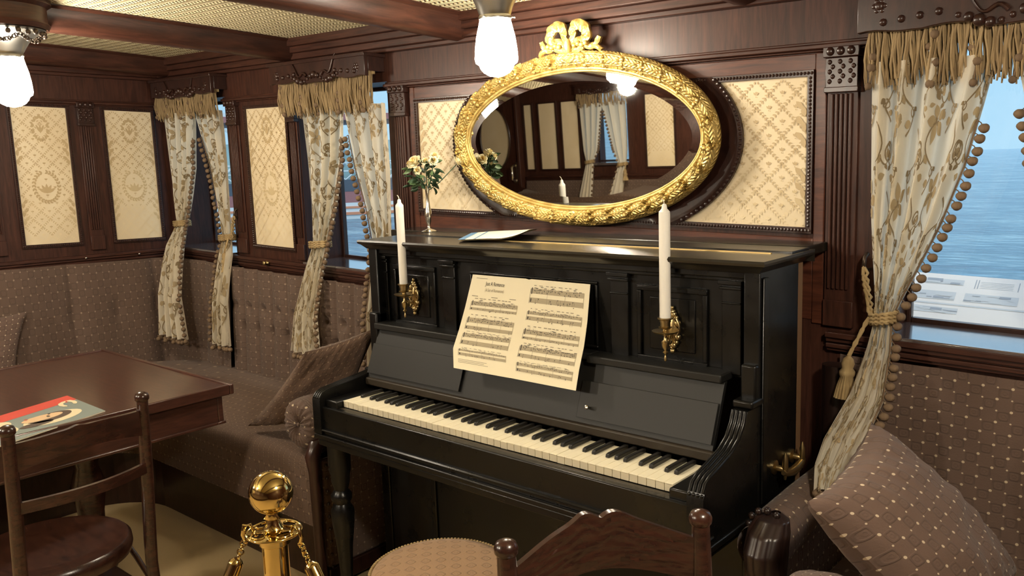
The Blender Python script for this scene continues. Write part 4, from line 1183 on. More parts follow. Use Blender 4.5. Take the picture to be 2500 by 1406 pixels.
def curtain(name_label, rows, folds, group, tie_v, pompom_side, sh=True, cloth_w=0.62, seed=1, amp=0.02, knot=None, rich=True, tassel=None, F=None, bottom=True):
    """rows: (v, left, right, z, n): control rows from top to hem; n = distance out from the wall plane"""
    F = F or BACK
    r = random.Random(seed)
    H = abs(rows[0][3] - rows[-1][3])
    ph = r.uniform(0, 6)
    def P(u, v, off=0.0):
        xl, xr, z, n = curve_at(rows, v)
        wd = abs(xr - xl)
        A = amp*min(1.0, 0.35 + 0.7*wd/0.2)
        sk = u + 0.05*sin(u*5+ph)
        k = sin(2*PI*folds*sk + ph) + 0.3*sin(4*PI*folds*sk + 1 + 3*v)
        edge = min(1, min(u, 1-u)*14)
        x = lerp(xl, xr, u) + 0.006*sin(2*PI*folds*sk*1.0 + ph + 1.3)*edge*min(1, wd/0.15)
        return F(x, n + A*k*(0.5 + 0.5*edge) + off, z)
    P0 = P
    def P(u, v, off=0.0):
        if not off: return P0(u, v)
        d = 0.004
        a = Vector(P0(min(1, u+d), v)) - Vector(P0(max(0, u-d), v)); b = Vector(P0(u, min(1, v+d))) - Vector(P0(u, max(0, v-d)))
        nn = a.cross(b)
        nn.normalize()
        ref = Vector(F(0, 1, 0)) - Vector(F(0, 0, 0))
        if nn.dot(ref) < 0: nn = -nn
        q = Vector(P0(u, v)) + nn*off
        return (q.x, q.y, q.z)
    t = thing('curtain', P(0.5, 1.0), name_label, 'curtain', group)
    m = MB(); nu, nv = (max(48, int(folds*24)), 90) if rich else (30, 24)
    m.grid(lambda u, v: P(u, v), nu, nv)
    def put(poly, mi):
        if any(not (0.004 < a/cloth_w < 0.996 and 0.004 < b/H < 0.996) for a, b in poly): return
        m.use(mi)
        m.poly([P(a/cloth_w, b/H, 0.0022) for a, b in poly])
    def fan(poly, mi):
        cx = sum(p[0] for p in poly)/len(poly); cy = sum(p[1] for p in poly)/len(poly)
        for a, b in zip(poly, poly[1:] + poly[:1]): put([(cx, cy), a, b], mi)
    if rich:
        stepx, stepy = 0.125, 0.14
        def fill(poly, mi):
            cx = sum(q[0] for q in poly)/len(poly); cy = sum(q[1] for q in poly)/len(poly)
            inner = [((a+cx)/2, (b+cy)/2) for a, b in poly]
            nP = len(poly)
            for q in range(nP):
                w = (q+1) % nP
                put([poly[q], poly[w], inner[w], inner[q]], mi); put([inner[q], inner[w], (cx, cy)], mi)
        j = 0; y = 0.0
        while y < H:
            for i in range(-1, int(cloth_w/stepx)+2):
                cx = i*stepx + (stepx/2 if j % 2 else 0); cy = y + r.uniform(-0.015, 0.015)
                sg = 1 if (i + j) % 2 else -1
                S = lambda P_: [(cx + sg*a, cy + b) for a, b in P_]
                vine = S([(0.004 + 0.028*sin(PI*q/8), stepy*1.02*q/16) for q in range(17)])
                for f in ribbon2(vine, 0.0046): put(f, 1)
                vine = S([(0.028 + 0.034*q/8, 0.062 + 0.016*sin(PI*q/8)) for q in range(9)])
                for f in ribbon2(vine, 0.0042): put(f, 1)
                for f in ribbon2(S([(0.064 + a, 0.048 + b) for a, b in spiral(0, 0, 0.020, PI/2, 1.2, -1, 18)]), 0.0046): put(f, 1)
                for f in ribbon2(S([(-0.022 + a, 0.10 + b) for a, b in spiral(0, 0, 0.015, -PI/2, 1.05, 1, 16)]), 0.0042): put(f, 1)
                for (a, b, an, L, w) in ((0.03, 0.055, 2.2, 0.026, 0.017), (0.045, 0.078, 0.9, 0.024, 0.016), (0.05, 0.062, -1.0, 0.022, 0.015), (0.022, 0.115, -0.3, 0.024, 0.017), (0.01, 0.125, 3.3, 0.024, 0.016), (-0.025, 0.085, 2.4, 0.020, 0.014)):
                    fill(S(petal(a, b, an, L, w)), 2 if (a*1000) % 2 < 1 else 1)
                if (i + j) % 2 == 0:
                    for q in range(5): fill(S(petal(0.005*cos(2*PI*q/5 + 0.35*j + 0.3*i), 0.005*sin(2*PI*q/5 + 0.35*j + 0.3*i), 2*PI*q/5 + 0.35*j + 0.3*i, 0.036, 0.021, 6)), 2)
                    for q in range(3): fill(S(petal(0.002, 0.002, 2*PI*q/3 + 0.8, 0.016, 0.010, 5)), 1)
            y += stepy; j += 1
    m.build('curtain_cloth', [CURTAIN, CURT_PRINT, CURT_PRINT2], t, smooth=180, sheared=sh)
    # tie-back: cord wound round the waist
    if tie_v is not None:
        m = MB()
        xl, xr, z, n = curve_at(rows, tie_v)
        cx, hw = (xl+xr)/2, abs(xr-xl)/2 + 0.008
        for k in range(3):
            for st in range(2):
                pts = []
                for q in range(28):
                    a = 2*PI*q/28
                    tw = 0.0045
                    pts.append(F(cx + hw*cos(a) + tw*cos(a*8 + st*PI)*0.6, n + (amp + 0.016)*sin(a) + tw*sin(a*8+st*PI)*0.5, z + (k-1)*0.009 + 0.006*cos(a) + tw*sin(a*8 + st*PI)))
                m.tube(pts, 0.0042, 6, True)
        if knot:
            hx, hn, hz = knot
            s0 = F(cx + math.copysign(hw, hx-cx), n, z)
            for st in range(3):
                m.tube([tuple(lerp(a, b, q/8) + (0.006*sin(q*1.7 + st*2.1 + c) if 0 < q < 8 else 0) for c, (a, b) in enumerate(zip(s0, F(hx, hn, hz)))) for q in range(9)], 0.0042, 6)
        if tassel:
            tx, tn, tz, L, sx = tassel
            for st in range(2): m.tube([F(lerp(cx + sx*hw, tx, q/6.0) + 0.003*sin(q*2+st*3), lerp(n + amp, tn, q/6.0), lerp(z, tz, q/6.0)) for q in range(7)], 0.004, 6)
        m.build('tie_back', CORD, t, smooth=70, sheared=sh)
        if knot:
            m = MB(); m.tube([F(hx, 0.0, hz-0.01), F(hx, hn*0.6, hz-0.012), F(hx, hn, hz), F(hx, hn-0.006, hz+0.022), F(hx, hn*0.5, hz+0.03)], [0.004, 0.004, 0.005, 0.005, 0.006], 8); m.build('tie_hook', BRONZE_DK, t, smooth=60, sheared=sh)
        if tassel:
            m = MB()
            c = lambda a, rr, zz: F(tx + rr*cos(a) + 0.25*(tz-zz)*(-0.3 if sx < 0 else 0.1), tn + rr*sin(a), zz)
            prof = [(0.004, 0), (0.012, -0.008), (0.016, -0.02), (0.013, -0.032), (0.019, -0.04), (0.019, -0.05), (0.015, -0.056), (0.021, -0.085), (0.025, -L), (0.0, -L+0.003)]
            m.grid(lambda u, v: c(2*PI*u, prof[round(v*9)][0]*(1 + 0.07*sin(u*2*PI*18)*(v > 0.6)), tz + prof[round(v*9)][1]), 72, 9, closeu=True)
            m.build('tassel', CORD, t, smooth=60, sheared=sh)
    # pompom edging along the inner edge, and along the hem
    e = 1.0 if pompom_side > 0 else 0.0
    if rich:
        m = MB(); m.ball((0, 0, 0), 0.0118, 10, 8, (1, 0.95, 0.9)); k = len(m.v)
        for i in range(k):
            p = Vector(m.v[i]); m.v[i] = tuple(p*(1 + 0.06*sin(37*p.x/0.01+11*p.z/0.01)))
        cords = MB()
        src = None
        L = 0.0; prev = None; nxt = 0.02
        side = []
        for q in range(400):
            v = q/400*(0.985 if bottom else 0.9) + 0.12*(1-q/400)
            p = Vector(P(e, v, 0.004))
            if prev is not None: L += (p - prev).length
            prev = p
            if L >= nxt:
                nxt += 0.0265
                side.append(p)
        hem = []
        if bottom:
            nh = max(3, int(abs(rows[-1][2]-rows[-1][1])/0.017))
            for q in range(nh): hem.append(Vector(P((q+0.5)/nh, 1.0, 0.006)))
        for lst in (side, hem):
            if len(lst) > 1: cords.tube([Vector(shear(q)) if sh else q for q in lst], 0.0022, 6)
        for kind, lst in (('s', side), ('h', hem)):
            for p in lst:
                d = Vector(F(pompom_side*0.014, 0.006, -0.016)) - Vector(F(0, 0, 0)) if kind == 's' else Vector((0, 0, -0.016))
                c = p + d + Vector((r.uniform(-.002, .002), r.uniform(-.002, .002), r.uniform(-.003, .003)))
                if sh: c = Vector(shear(c)); p = Vector(shear(p))
                cords.tube([p, (p+c)/2 + Vector((0, 0, 0.004)), c], 0.0013, 5)
                if src is None:
                    k0 = MB(); k0.v = [tuple(c + Vector(q)) for q in m.v]; k0.f, k0.mi, k0.uv = m.f, m.mi, m.uv
                    src = k0.build('pompom', POM, t, smooth=180); c0 = c
                else: copy_part(src, t, c - c0)
        cords.build('edging_cord', POM, t, smooth=60)
    else:
        m = MB()
        for q in range(26):
            p = Vector(P(e, 0.12 + 0.8*q/26, 0.006)); m.ball(p, 0.012, 8, 6)
        m.build('pompom_edging', POM, t, smooth=60, sheared=sh)
    return t
# corner window (shear is added later, so rows hold unsheared heights)
curtain('cream floral curtain on the bulkhead side of the corner window, tied back', [(0, -2.13, -1.83, 0.965, 0.055), (0.3, -2.125, -1.88, 0.69, 0.05), (0.5, -2.11, -1.97, 0.475, 0.05), (0.56, -2.10, -2.01, 0.41, 0.05), (0.66, -2.12, -1.95, 0.30, 0.11), (0.85, -2.10, -1.87, 0.08, 0.19), (1, -2.105, -1.80, -0.10, 0.21)], 4.5, None, 0.56, 1, seed=11, knot=(-2.17, 0.02, 0.33))
curtain('narrow cream floral curtain beside the pilaster of the corner window, with a tassel', [(0, -1.83, -1.60, 0.965, 0.05), (0.3, -1.74, -1.60, 0.70, 0.045), (0.5, -1.70, -1.605, 0.50, 0.045), (0.6, -1.675, -1.605, 0.36, 0.045), (0.68, -1.68, -1.56, 0.28, 0.075), (0.85, -1.68, -1.54, 0.08, 0.13), (1, -1.69, -1.525, -0.11, 0.145)], 3.5, None, 0.6, -1, seed=12, knot=(-1.578, 0.035, 0.47), tassel=(-1.605, 0.085, 0.295, 0.095, 1))
# window left of the piano
curtain('cream floral curtain at the window left of the piano, gathered and hanging to the settee', [(0, -0.945, -0.665, 0.945, 0.055), (0.25, -0.935, -0.70, 0.73, 0.05), (0.45, -0.93, -0.765, 0.55, 0.05), (0.58, -0.94, -0.84, 0.375, 0.05), (0.66, -0.965, -0.85, 0.28, 0.075), (0.85, -1.0, -0.85, 0.08, 0.13), (1, -1.02, -0.825, -0.07, 0.145)], 4.0, None, 0.58, 1, seed=13)
curtain('cream floral curtain beside the pilaster and falling behind the piano corner', [(0, -0.655, -0.42, 0.945, 0.055), (0.3, -0.605, -0.422, 0.69, 0.05), (0.5, -0.555, -0.43, 0.53, 0.05), (0.6, -0.53, -0.435, 0.38, 0.05), (0.8, -0.50, -0.40, 0.12, 0.13), (1, -0.50, -0.385, -0.07, 0.14)], 3.2, None, 0.6, -1, seed=14)
# big window right of the piano
curtain('large cream floral curtain right of the piano, tied with a tasselled cord', [(0, 1.385, 1.655, 0.955, 0.075), (0.1, 1.385, 1.632, 0.85, 0.07), (0.22, 1.388, 1.60, 0.71, 0.07), (0.34, 1.392, 1.555, 0.575, 0.07), (0.44, 1.40, 1.51, 0.47, 0.07), (0.52, 1.408, 1.475, 0.39, 0.075), (0.57, 1.412, 1.456, 0.34, 0.08), (0.63, 1.405, 1.464, 0.27, 0.11), (0.74, 1.39, 1.472, 0.155, 0.18), (0.86, 1.362, 1.456, 0.05, 0.27), (0.94, 1.37, 1.45, 0.003, 0.345), (1.0, 1.392, 1.447, -0.032, 0.40)], 4.2, None, 0.57, 1, seed=15, cloth_w=0.7, amp=0.018, knot=(1.372, 0.05, 0.46), tassel=(1.365, 0.12, 0.24, 0.115, -1))
curtain('cream floral curtain on the far right side of the lake window, tied back', [(0, 1.69, 2.06, 0.955, 0.075), (0.3, 1.745, 2.06, 0.70, 0.07), (0.5, 1.83, 2.06, 0.5, 0.07), (0.6, 1.95, 2.05, 0.36, 0.075), (0.8, 1.93, 2.08, 0.1, 0.1), (1, 1.92, 2.12, -0.12, 0.11)], 4.0, None, 0.6, -1, seed=16)
# the pair across the saloon
FR = dict(sh=False, rich=False, F=FRONT)
curtain('tied curtain across the saloon in the mirror, next to the three narrow panels', [(0, -2.68, -2.43, 0.93, 0.05), (0.5, -2.66, -2.50, 0.5, 0.05), (0.6, -2.64, -2.56, 0.40, 0.05), (0.8, -2.66, -2.52, 0.1, 0.16), (1, -2.68, -2.50, -0.2, 0.19)], 3, None, 0.6, 1, seed=17, **FR)
curtain('tied curtain across the saloon in the mirror, next to the single broad panel', [(0, -2.43, -2.17, 0.93, 0.05), (0.5, -2.33, -2.18, 0.5, 0.05), (0.62, -2.28, -2.20, 0.37, 0.05), (0.8, -2.32, -2.18, 0.1, 0.16), (1, -2.33, -2.17, -0.02, 0.18)], 3, None, 0.62, -1, seed=18, tassel=(-2.17, 0.12, 0.33, 0.1, 1), **FR)
set3 = thing('saloon_settee', (-2.0, YF + 0.3, ZFLOOR), 'plain brown settee along the opposite wall, seen only in the mirror', 'settee')
m = MB(); m.grid(lambda u, v: (lerp(-3.4, 3.2, u), YF + lerp(0.1, 0.03, v), lerp(-0.25, 0.23, v)), 20, 4, lambda u, v: (u*6.6, v*0.48)); m.build('back', UPHOLSTERY_DIM, set3, smooth=180)
m = MB(); m.box(-3.4, 3.2, YF+0.02, YF+0.55, -0.40, -0.24); m.build('seat', SEAT_FABRIC, set3, bevel=0.02)
m = MB(); m.box(-3.4, 3.2, YF+0.02, YF+0.5, ZFLOOR, -0.40); m.build('plinth_board', WOOD_DK, set3)

# ------------------------------------------------------------------ settees
SEATZ = -0.235
set1 = thing('corner_settee', (-1.2, 0.3, ZFLOOR), 'built-in brown upholstered corner settee running under the windows to the piano', 'settee')
def tuft(s, t, pitch, rows_, depth):
    """button-tufted relief at (s along, t up)"""
    k = abs(sin(PI*s/pitch))
    h = depth*(k**0.55)
    for zr, off in rows_:
        d = ((s/pitch - off + 0.5) % 1.0 - 0.5)*pitch
        h -= depth*1.3*math.exp(-(d*d + (t-zr)**2)/(0.017**2))
    return h
m = MB()
BT = [(-0.03, 0.0), (0.06, 0.5)]
def back1(u, v):
    x = lerp(-1.615, -0.20, u); z = lerp(SEATZ-0.02, 0.228, v)
    h = tuft(x+1.615, z, 0.118, BT, 0.026) if u > 0.012 else 0
    base = lerp(0.055, 0.03, v)*1.0
    e = min(1, u*40)
    return (x, W - (base + 0.02 + h)*e, z)
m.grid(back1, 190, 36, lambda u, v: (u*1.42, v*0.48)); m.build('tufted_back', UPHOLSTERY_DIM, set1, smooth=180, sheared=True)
def corner_path(s):
    """plan of the back from the bulkhead round the corner to the window side; s in metres from the left"""
    R = 0.14; L1 = (W - 0.03 - R) - (-1.7)
    if s < L1: return (XL + 0.03, -1.7 + s), (1, 0)
    a = (s - L1)/R
    if a < PI/2: return (XL + 0.03 + R - R*cos(a), W - 0.03 - R + R*sin(a)), (cos(a), -sin(a))
    return (XL + 0.03 + R + (s - L1 - R*PI/2), W - 0.03), (0, -1)
LTOT = (W - 0.03 - 0.14 + 1.7) + 0.14*PI/2 + (0.62 - 0.17)
m = MB()
def back2(u, v):
    s = u*LTOT; (x, y), (nx, ny) = corner_path(s)
    z = lerp(SEATZ-0.02, 0.232, v)
    k = abs(sin(PI*(s-0.085)/0.42))
    h = 0.024*k**0.4 + 0.006*sin(PI*(s-0.085)/0.14)*(1-v*0.4) - 0.012*math.exp(-(((s-0.085)/0.21+0.5) % 1.0 - 0.5)**2*0.0441/0.0006 - (z-0.02)**2/0.002)
    b = lerp(0.05, 0.012, v) + h
    return (x + nx*b, y + ny*b, z)
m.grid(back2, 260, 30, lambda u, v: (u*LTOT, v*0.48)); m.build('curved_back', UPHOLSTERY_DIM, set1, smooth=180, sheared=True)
# seat: rounded front edge, L plan with a rounded inner corner
FY, FX = 0.015, -1.62
def seat_front(t):
    R = 0.22
    L1 = 1.75 - R + FY*0
    pts = []
    # from (FX, -1.7) up to the corner, then right to the settee end
    La = (FY + 1.7) - R; Lb = (-0.21 - FX) - R
    s = t*(La + R*PI/2 + Lb)
    if s < La: return FX, -1.7 + s, 1, 0
    a = (s - La)/R
    if a < PI/2: return FX + R - R*cos(a), FY - R + R*sin(a), cos(a), -sin(a)
    return FX + R + (s - La - R*PI/2), FY, 0, -1
prof = [(0.012, SEATZ-0.24), (0.014, SEATZ-0.05), (0.012, SEATZ-0.02), (0.0, SEATZ-0.004), (-0.03, SEATZ+0.004), (-0.1, SEATZ+0.012), (-0.3, SEATZ+0.014), (-0.72, SEATZ-0.0)]
m = MB()
def seatp(u, v):
    x, y, nx, ny = seat_front(u); o, z = prof[round(v*7)]
    x, y = x + nx*o, y + ny*o
    return (max(XL+0.02, x), min(W-0.03, y), z)
m.grid(seatp, 120, 7, lambda u, v: (u*3.0, v*1.0)); m.build('seat', SEAT_FABRIC, set1, smooth=60)
m = MB(); m.grid(lambda u, v: (lambda q: (max(XL+0.02, q[0]-q[2]*0.06), q[1]-q[3]*0.06, lerp(ZFLOOR, SEATZ-0.23, v)))(seat_front(u)), 80, 1); m.build('plinth_board', WOOD_DK, set1)
# near end: studded end panel and scrolled post
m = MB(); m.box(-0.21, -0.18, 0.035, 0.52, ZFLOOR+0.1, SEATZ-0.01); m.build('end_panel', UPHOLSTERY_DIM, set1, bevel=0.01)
m = MB(); m.box(-0.213, -0.175, 0.03, 0.52, ZFLOOR+0.04, ZFLOOR+0.10); m.build('end_rail', WOOD_DK, set1, bevel=0.004)
m = MB()
for k in range(9): m.ball((-0.179, 0.045, SEATZ - 0.03 - 0.045*k), 0.006, 8, 6)
m.build('upholstery_studs', BRONZE_DK, set1, smooth=60)
m = MB()
m.tube([(-0.192, 0.008, ZFLOOR), (-0.192, 0.008, ZFLOOR+0.2), (-0.192, 0.008, SEATZ-0.05), (-0.192, 0.004, SEATZ+0.01), (-0.192, 0.02, SEATZ+0.045), (-0.192, 0.055, SEATZ+0.055), (-0.192, 0.10, SEATZ+0.03)], [0.021, 0.018, 0.02, 0.026, 0.026, 0.022, 0.016], 14)
m.build('end_post', WOOD_DK, set1, smooth=60)

def pillow_mesh(A, B, C_, D, T, nu=36, pinch=0.10, wr=0.0):
    """square cushion between four corner points"""
    A, B, C_, D = map(Vector, (A, B, C_, D))
    n = ((B - A).cross(D - A)).normalized()
    m = MB()
    for sd in (1, -1):
        def fn(u, v):
            a, b = 2*u-1, 2*v-1
            pa = a*(1 - pinch*(1-b*b)*a*a); pb = b*(1 - pinch*(1-a*a)*b*b)
            p, q = (pa+1)/2, (pb+1)/2
            P = A*(1-p)*(1-q) + B*p*(1-q) + C_*p*q + D*(1-p)*q
            h = T*max(0, (1-a*a)*(1-b*b))**0.42
            w = wr*sin(9*a*b + 7*b + 3*sd)*sin(11*b*a+4*a)*(1-abs(a*b))*max(0, (1-a*a)*(1-b*b))**0.5
            w += wr*0.75*sin(30*(a+0.25*b) + 3*sin(4*b))*max(0, abs(b)-0.3)*max(0, (1-a*a)*(1-b*b))**0.4 + wr*0.3*sin(24*b + 5*sin(3*a))*max(0, abs(a)-0.4)*max(0, (1-a*a)*(1-b*b))**0.4
            return P + n*sd*(h + w)
        m.grid(fn, nu, nu, lambda u, v: (u*0.44, v*0.44))
    return m
def cushion(label, pts, T, mat, wr=0.004):
    m = pillow_mesh(*pts, T, wr=wr)
    o = m.build('cushion', mat, None, smooth=180)
    return tag(o, label, 'cushion', None)
cushion('crumpled mauve-brown cushion leaning on the bolster at the piano end of the settee', [(-0.62, 0.03, -0.205), (-0.25, 0.18, -0.17), (-0.14, 0.275, 0.178), (-0.235, 0.035, 0.12)], 0.06, SEAT_FABRIC, 0.009)
cushion('dusky cushion propped against the settee back at the left end of the long table', [(-2.03, -0.60, -0.22), (-2.04, -0.265, -0.2), (-2.12, -0.155, 0.115), (-2.12, -0.55, 0.12)], 0.05, PILLOW_FABRIC)
bl = MB()
BX, BZ, BR = -0.262, -0.128, 0.088
def bolf(u, v):
    pr = [(0.0, 0.012), (0.015, 0.004), (0.045, -0.004), (0.07, 0.0), (0.083, 0.012), (BR, 0.035), (BR, 0.28), (BR, 0.5), (0.07, 0.53), (0.0, 0.535)]
    rr, yy = pr[round(v*9)]
    k = 0.003*sin(u*2*PI*22) if v < 0.45 and rr > 0.01 else 0
    return (BX + rr*cos(2*PI*u), yy + k, BZ + rr*sin(2*PI*u))
bl.grid(bolf, 88, 9, lambda u, v: (u*0.55, bolf(u, v)[1]) if v > 0.5 else (bolf(u, v)[0], bolf(u, v)[2]), closeu=False)
bl.ball((BX, 0.008, BZ), 0.008, 8, 6)
tag(bl.build('bolster', UPHOLSTERY, None, smooth=75), 'round brown bolster with a pleated end lying beside the left piano leg', 'bolster')

# settee on the right of the piano
set2 = thing('window_settee', (1.8, 0.3, ZFLOOR), 'brown dotted settee under the lake window with a carved dark arm beside the piano', 'settee')
m = MB()
def back3(u, v):
    x = lerp(1.31, 3.2, u); z = lerp(-0.29, 0.222, v)
    h = 0.012*abs(sin(PI*(x-1.31)/0.24))**0.5 - 0.006*math.exp(-((((x-1.31)/0.12) % 1.0 - 0.5)*0.12)**2/0.0002 - (z-0.03)**2/0.0006)
    return (x, W - lerp(0.075, 0.026, v) - h, z)
m.grid(back3, 160, 30, lambda u, v: (u*1.89, v*0.52)); m.build('back', UPHOLSTERY, set2, smooth=180, sheared=True)
prof2 = [(0.0, -0.49), (-0.004, -0.31), (0.0, -0.285), (0.016, -0.268), (0.05, -0.262), (0.2, -0.258), (0.62, -0.262)]
m = MB(); m.grid(lambda u, v: (lerp(1.41, 3.2, u), -0.02 + prof2[round(v*6)][0], prof2[round(v*6)][1]), 40, 6, lambda u, v: (u*1.8, v*0.9)); m.build('seat', SEAT_FABRIC, set2, smooth=60)
m = MB(); m.box(1.33, 3.2, 0.03, 0.05, ZFLOOR, -0.48); m.build('plinth_board', WOOD_DK, set2)
m = MB()
apath = [(0.065, -0.075), (0.16, -0.058), (0.30, -0.052), (0.45, -0.05), (0.58, -0.05)]
def armf(u, v):
    y, z = curve_at([(i/4, a, b) for i, (a, b) in enumerate(apath)], v)
    a = PI*1.5*u - PI*0.25
    return (1.352 + 0.056*cos(a), y, z - 0.055 + 0.055*sin(a))
m.grid(armf, 30, 24, lambda u, v: (u*0.25, v*0.5))
m.box(1.312, 1.395, 0.07, 0.58, -0.30, -0.12)
m.build('arm_pad', UPHOLSTERY, set2, smooth=60)
m = MB()
AR = [(-0.048, 0.095, 0.012, 0.010), (-0.056, 0.078, 0.044, 0.030), (-0.078, 0.060, 0.054, 0.046), (-0.115, 0.046, 0.055, 0.054), (-0.150, 0.046, 0.053, 0.052), (-0.185, 0.054, 0.047, 0.045), (-0.215, 0.062, 0.037, 0.036), (-0.26, 0.063, 0.034, 0.033), (-0.40, 0.058, 0.031, 0.030), (ZFLOOR, 0.055, 0.028, 0.028)]
def armpost(u, v):
    z, y, rx, ry = curve_at([(i/9, *q) for i, q in enumerate(AR)], v)
    a = 2*PI*u
    k = 1 + 0.085*(abs(cos(4.5*a))**0.6 - 0.6)*max(0, min(1, (z + 0.215)/0.05))
    return (1.372 + rx*0.80*k*cos(a), y + ry*k*sin(a), z)
m.grid(armpost, 72, 54, closeu=True)
for q in range(5): m.torus((1.372, 0.062, -0.222 - 0.012*(q > 3)), 0.036, 0.006, n=24, m=6) if q in (0, 4) else None
for k in range(7):
    a = PI*(0.02 + 0.96*k/6)
    m.ball((1.36 + 0.043*cos(a), 0.078, -0.085 + 0.042*sin(a)), 0.0085, 8, 6)
m.build('carved_arm_post', WOOD_BLACKENED, set2, smooth=60)
m = MB()
for k in range(6): m.ball((1.395, 0.085 + 0.0*k, -0.10 - 0.026*k), 0.006, 8, 6); m.ball((1.398, 0.085 + 0.026*k, -0.11), 0.006, 8, 6)
m.build('upholstery_studs', BRONZE_DK, set2, smooth=60)
cushion('big dotted mauve-brown cushion leaning on the carved arm under the lake window', [(1.527, -0.13, 0.088), (1.525, 0.22, 0.15), (1.77, 0.43, -0.20), (1.772, 0.03, -0.235)], 0.09, PILLOW_FABRIC, 0.009)

cushion('flatter dotted brown cushion lying on the settee in front of the big leaning one', [(1.425, -0.19, -0.172), (1.70, -0.20, -0.175), (1.70, 0.06, -0.165), (1.425, 0.05, -0.162)], 0.082, PILLOW_FABRIC, 0.003)

m = MB(); m.tube([(1.315, 0.585, z) for z in (ZFLOOR, -0.35, -0.1, 0.1, 0.2)], [0.036]*5, 24); m.build('end_post', WOOD_BLACKENED, set2, smooth=60, sheared=True)

# ------------------------------------------------------------------ table and magazine
tb = thing('table', (-0.97, -0.62, ZFLOOR), 'long polished mahogany table with a raised lip in front of the corner settee', 'table')
m = MB(); m.box(-1.47, -0.478, -1.30, -0.10, -0.028, 0.0)
m.build('table_top', WOOD_TABLE, tb, bevel=0.006)
m = MB()
for q in ((-1.474, -0.474, -0.112, -0.096), (-1.474, -0.474, -1.304, -1.288), (-1.474, -1.458, -1.288, -0.112), (-0.490, -0.474, -1.288, -0.112)): m.box(q[0], q[1], q[2], q[3], -0.03, 0.006)
m.build('edge_lip', WOOD_TABLE, tb, bevel=0.004)
m = MB()
for q in ((-1.44, -0.505, -0.145, -0.125), (-1.44, -0.505, -1.275, -1.255), (-1.44, -1.42, -1.255, -0.145), (-0.525, -0.505, -1.255, -0.145)): m.box(q[0], q[1], q[2], q[3], -0.125, -0.028)
for q in ((-1.445, -0.5, -0.15, -0.12), (-1.445, -0.5, -1.28, -1.25), (-1.445, -1.415, -1.25, -0.15), (-0.53, -0.5, -1.25, -0.15)): m.box(q[0], q[1], q[2], q[3], -0.132, -0.122)
m.build('apron', WOOD_TABLE, tb, bevel=0.003)
for y in (-0.4, -1.0):
    m = MB(); m.lathe([(0.07, 0.03), (0.07, 0.06), (0.04, 0.1), (0.045, 0.25), (0.06, 0.35), (0.04, 0.42), (0.055, 0.5), (0.08, 0.6), (0.08, 0.702)], (-1.0, y, ZFLOOR), n=24); m.build('pedestal', WOOD_CHAIR, tb, smooth=45)
    m = MB(); m.box(-1.3, -0.7, y-0.04, y+0.04, ZFLOOR, ZFLOOR+0.05); m.build('foot', WOOD_CHAIR, tb, bevel=0.012)
mg = thing('magazine', (-0.66, -0.62, 0.0), 'old magazine with a red band and a portrait on its cover lying on the table', 'magazine')
MO, MU, MV = Vector((-0.523, -0.507, 0.0)), Vector((0.111, -0.361, 0)), Vector((-0.295, 0.004, 0))
def mp(a, b, z=0.004):   # a: down the cover, b: across towards the bulkhead
    p = MO + MU*a + MV*b; return (p.x, p.y, z)
m = MB(); m.prism([(0, 0), (1, 0), (1, 1), (0, 1)], 0.0008, 0.004, lambda a, b, h: mp(a, b, h)); m.build('pages', WHITE_PAPER, mg)
m = MB()
def mpoly(mi, pts, k): m.use(mi).poly([mp(a, b, 0.0042 + 0.00025*k) for a, b in pts])
def mell(mi, ca, cb, ra, rb, k, rot=0.0, n=24):
    mpoly(mi, [(ca + ra*cos(t)*cos(rot) - rb*sin(t)*sin(rot), cb + ra*cos(t)*sin(rot) + rb*sin(t)*cos(rot)) for t in [2*PI*i/n for i in range(n)]], k)
mpoly(1, [(0, 0), (1, 0), (1, 1), (0, 1)], 0)
mpoly(0, [(0, 0.74), (0, 1), (1, 1), (1, 0.72)], 1)
mell(3, 0.36, 0.34, 0.25, 0.19, 2, 0.25)
mell(4, 0.37, 0.40, 0.19, 0.145, 3, 0.2)
mell(4, 0.52, 0.29, 0.14, 0.07, 3, 0.25)
mell(2, 0.42, 0.45, 0.175, 0.095, 4, 0.25)
mell(2, 0.47, 0.52, 0.05, 0.022, 5, 0.5)
mell(4, 0.375, 0.43, 0.014, 0.034, 6, 0.1); mell(4, 0.345, 0.50, 0.012, 0.022, 6, 0.3)
mell(5, 0.535, 0.545, 0.016, 0.03, 6, 0.1)
mell(3, 0.80, 0.62, 0.16, 0.16, 2, 0.3); mell(3, 0.78, 0.40, 0.12, 0.16, 2, -0.3)
sp = [(0.05 + 0.0*q, 0.0) for q in range(1)]
for f in ([(0.06, 0.575), (0.035, 0.62), (0.03, 0.70), (0.05, 0.78), (0.085, 0.80), (0.085, 0.74), (0.07, 0.68), (0.08, 0.60)], [(0.085, 0.80), (0.13, 0.80), (0.175, 0.76), (0.19, 0.68), (0.175, 0.60), (0.15, 0.57), (0.14, 0.60), (0.15, 0.66), (0.14, 0.72), (0.11, 0.74)]): mpoly(3, f, 4)
m.build('front_cover', [RED, SLATE, SKIN, HOOD, HAIR, LIP], mg)

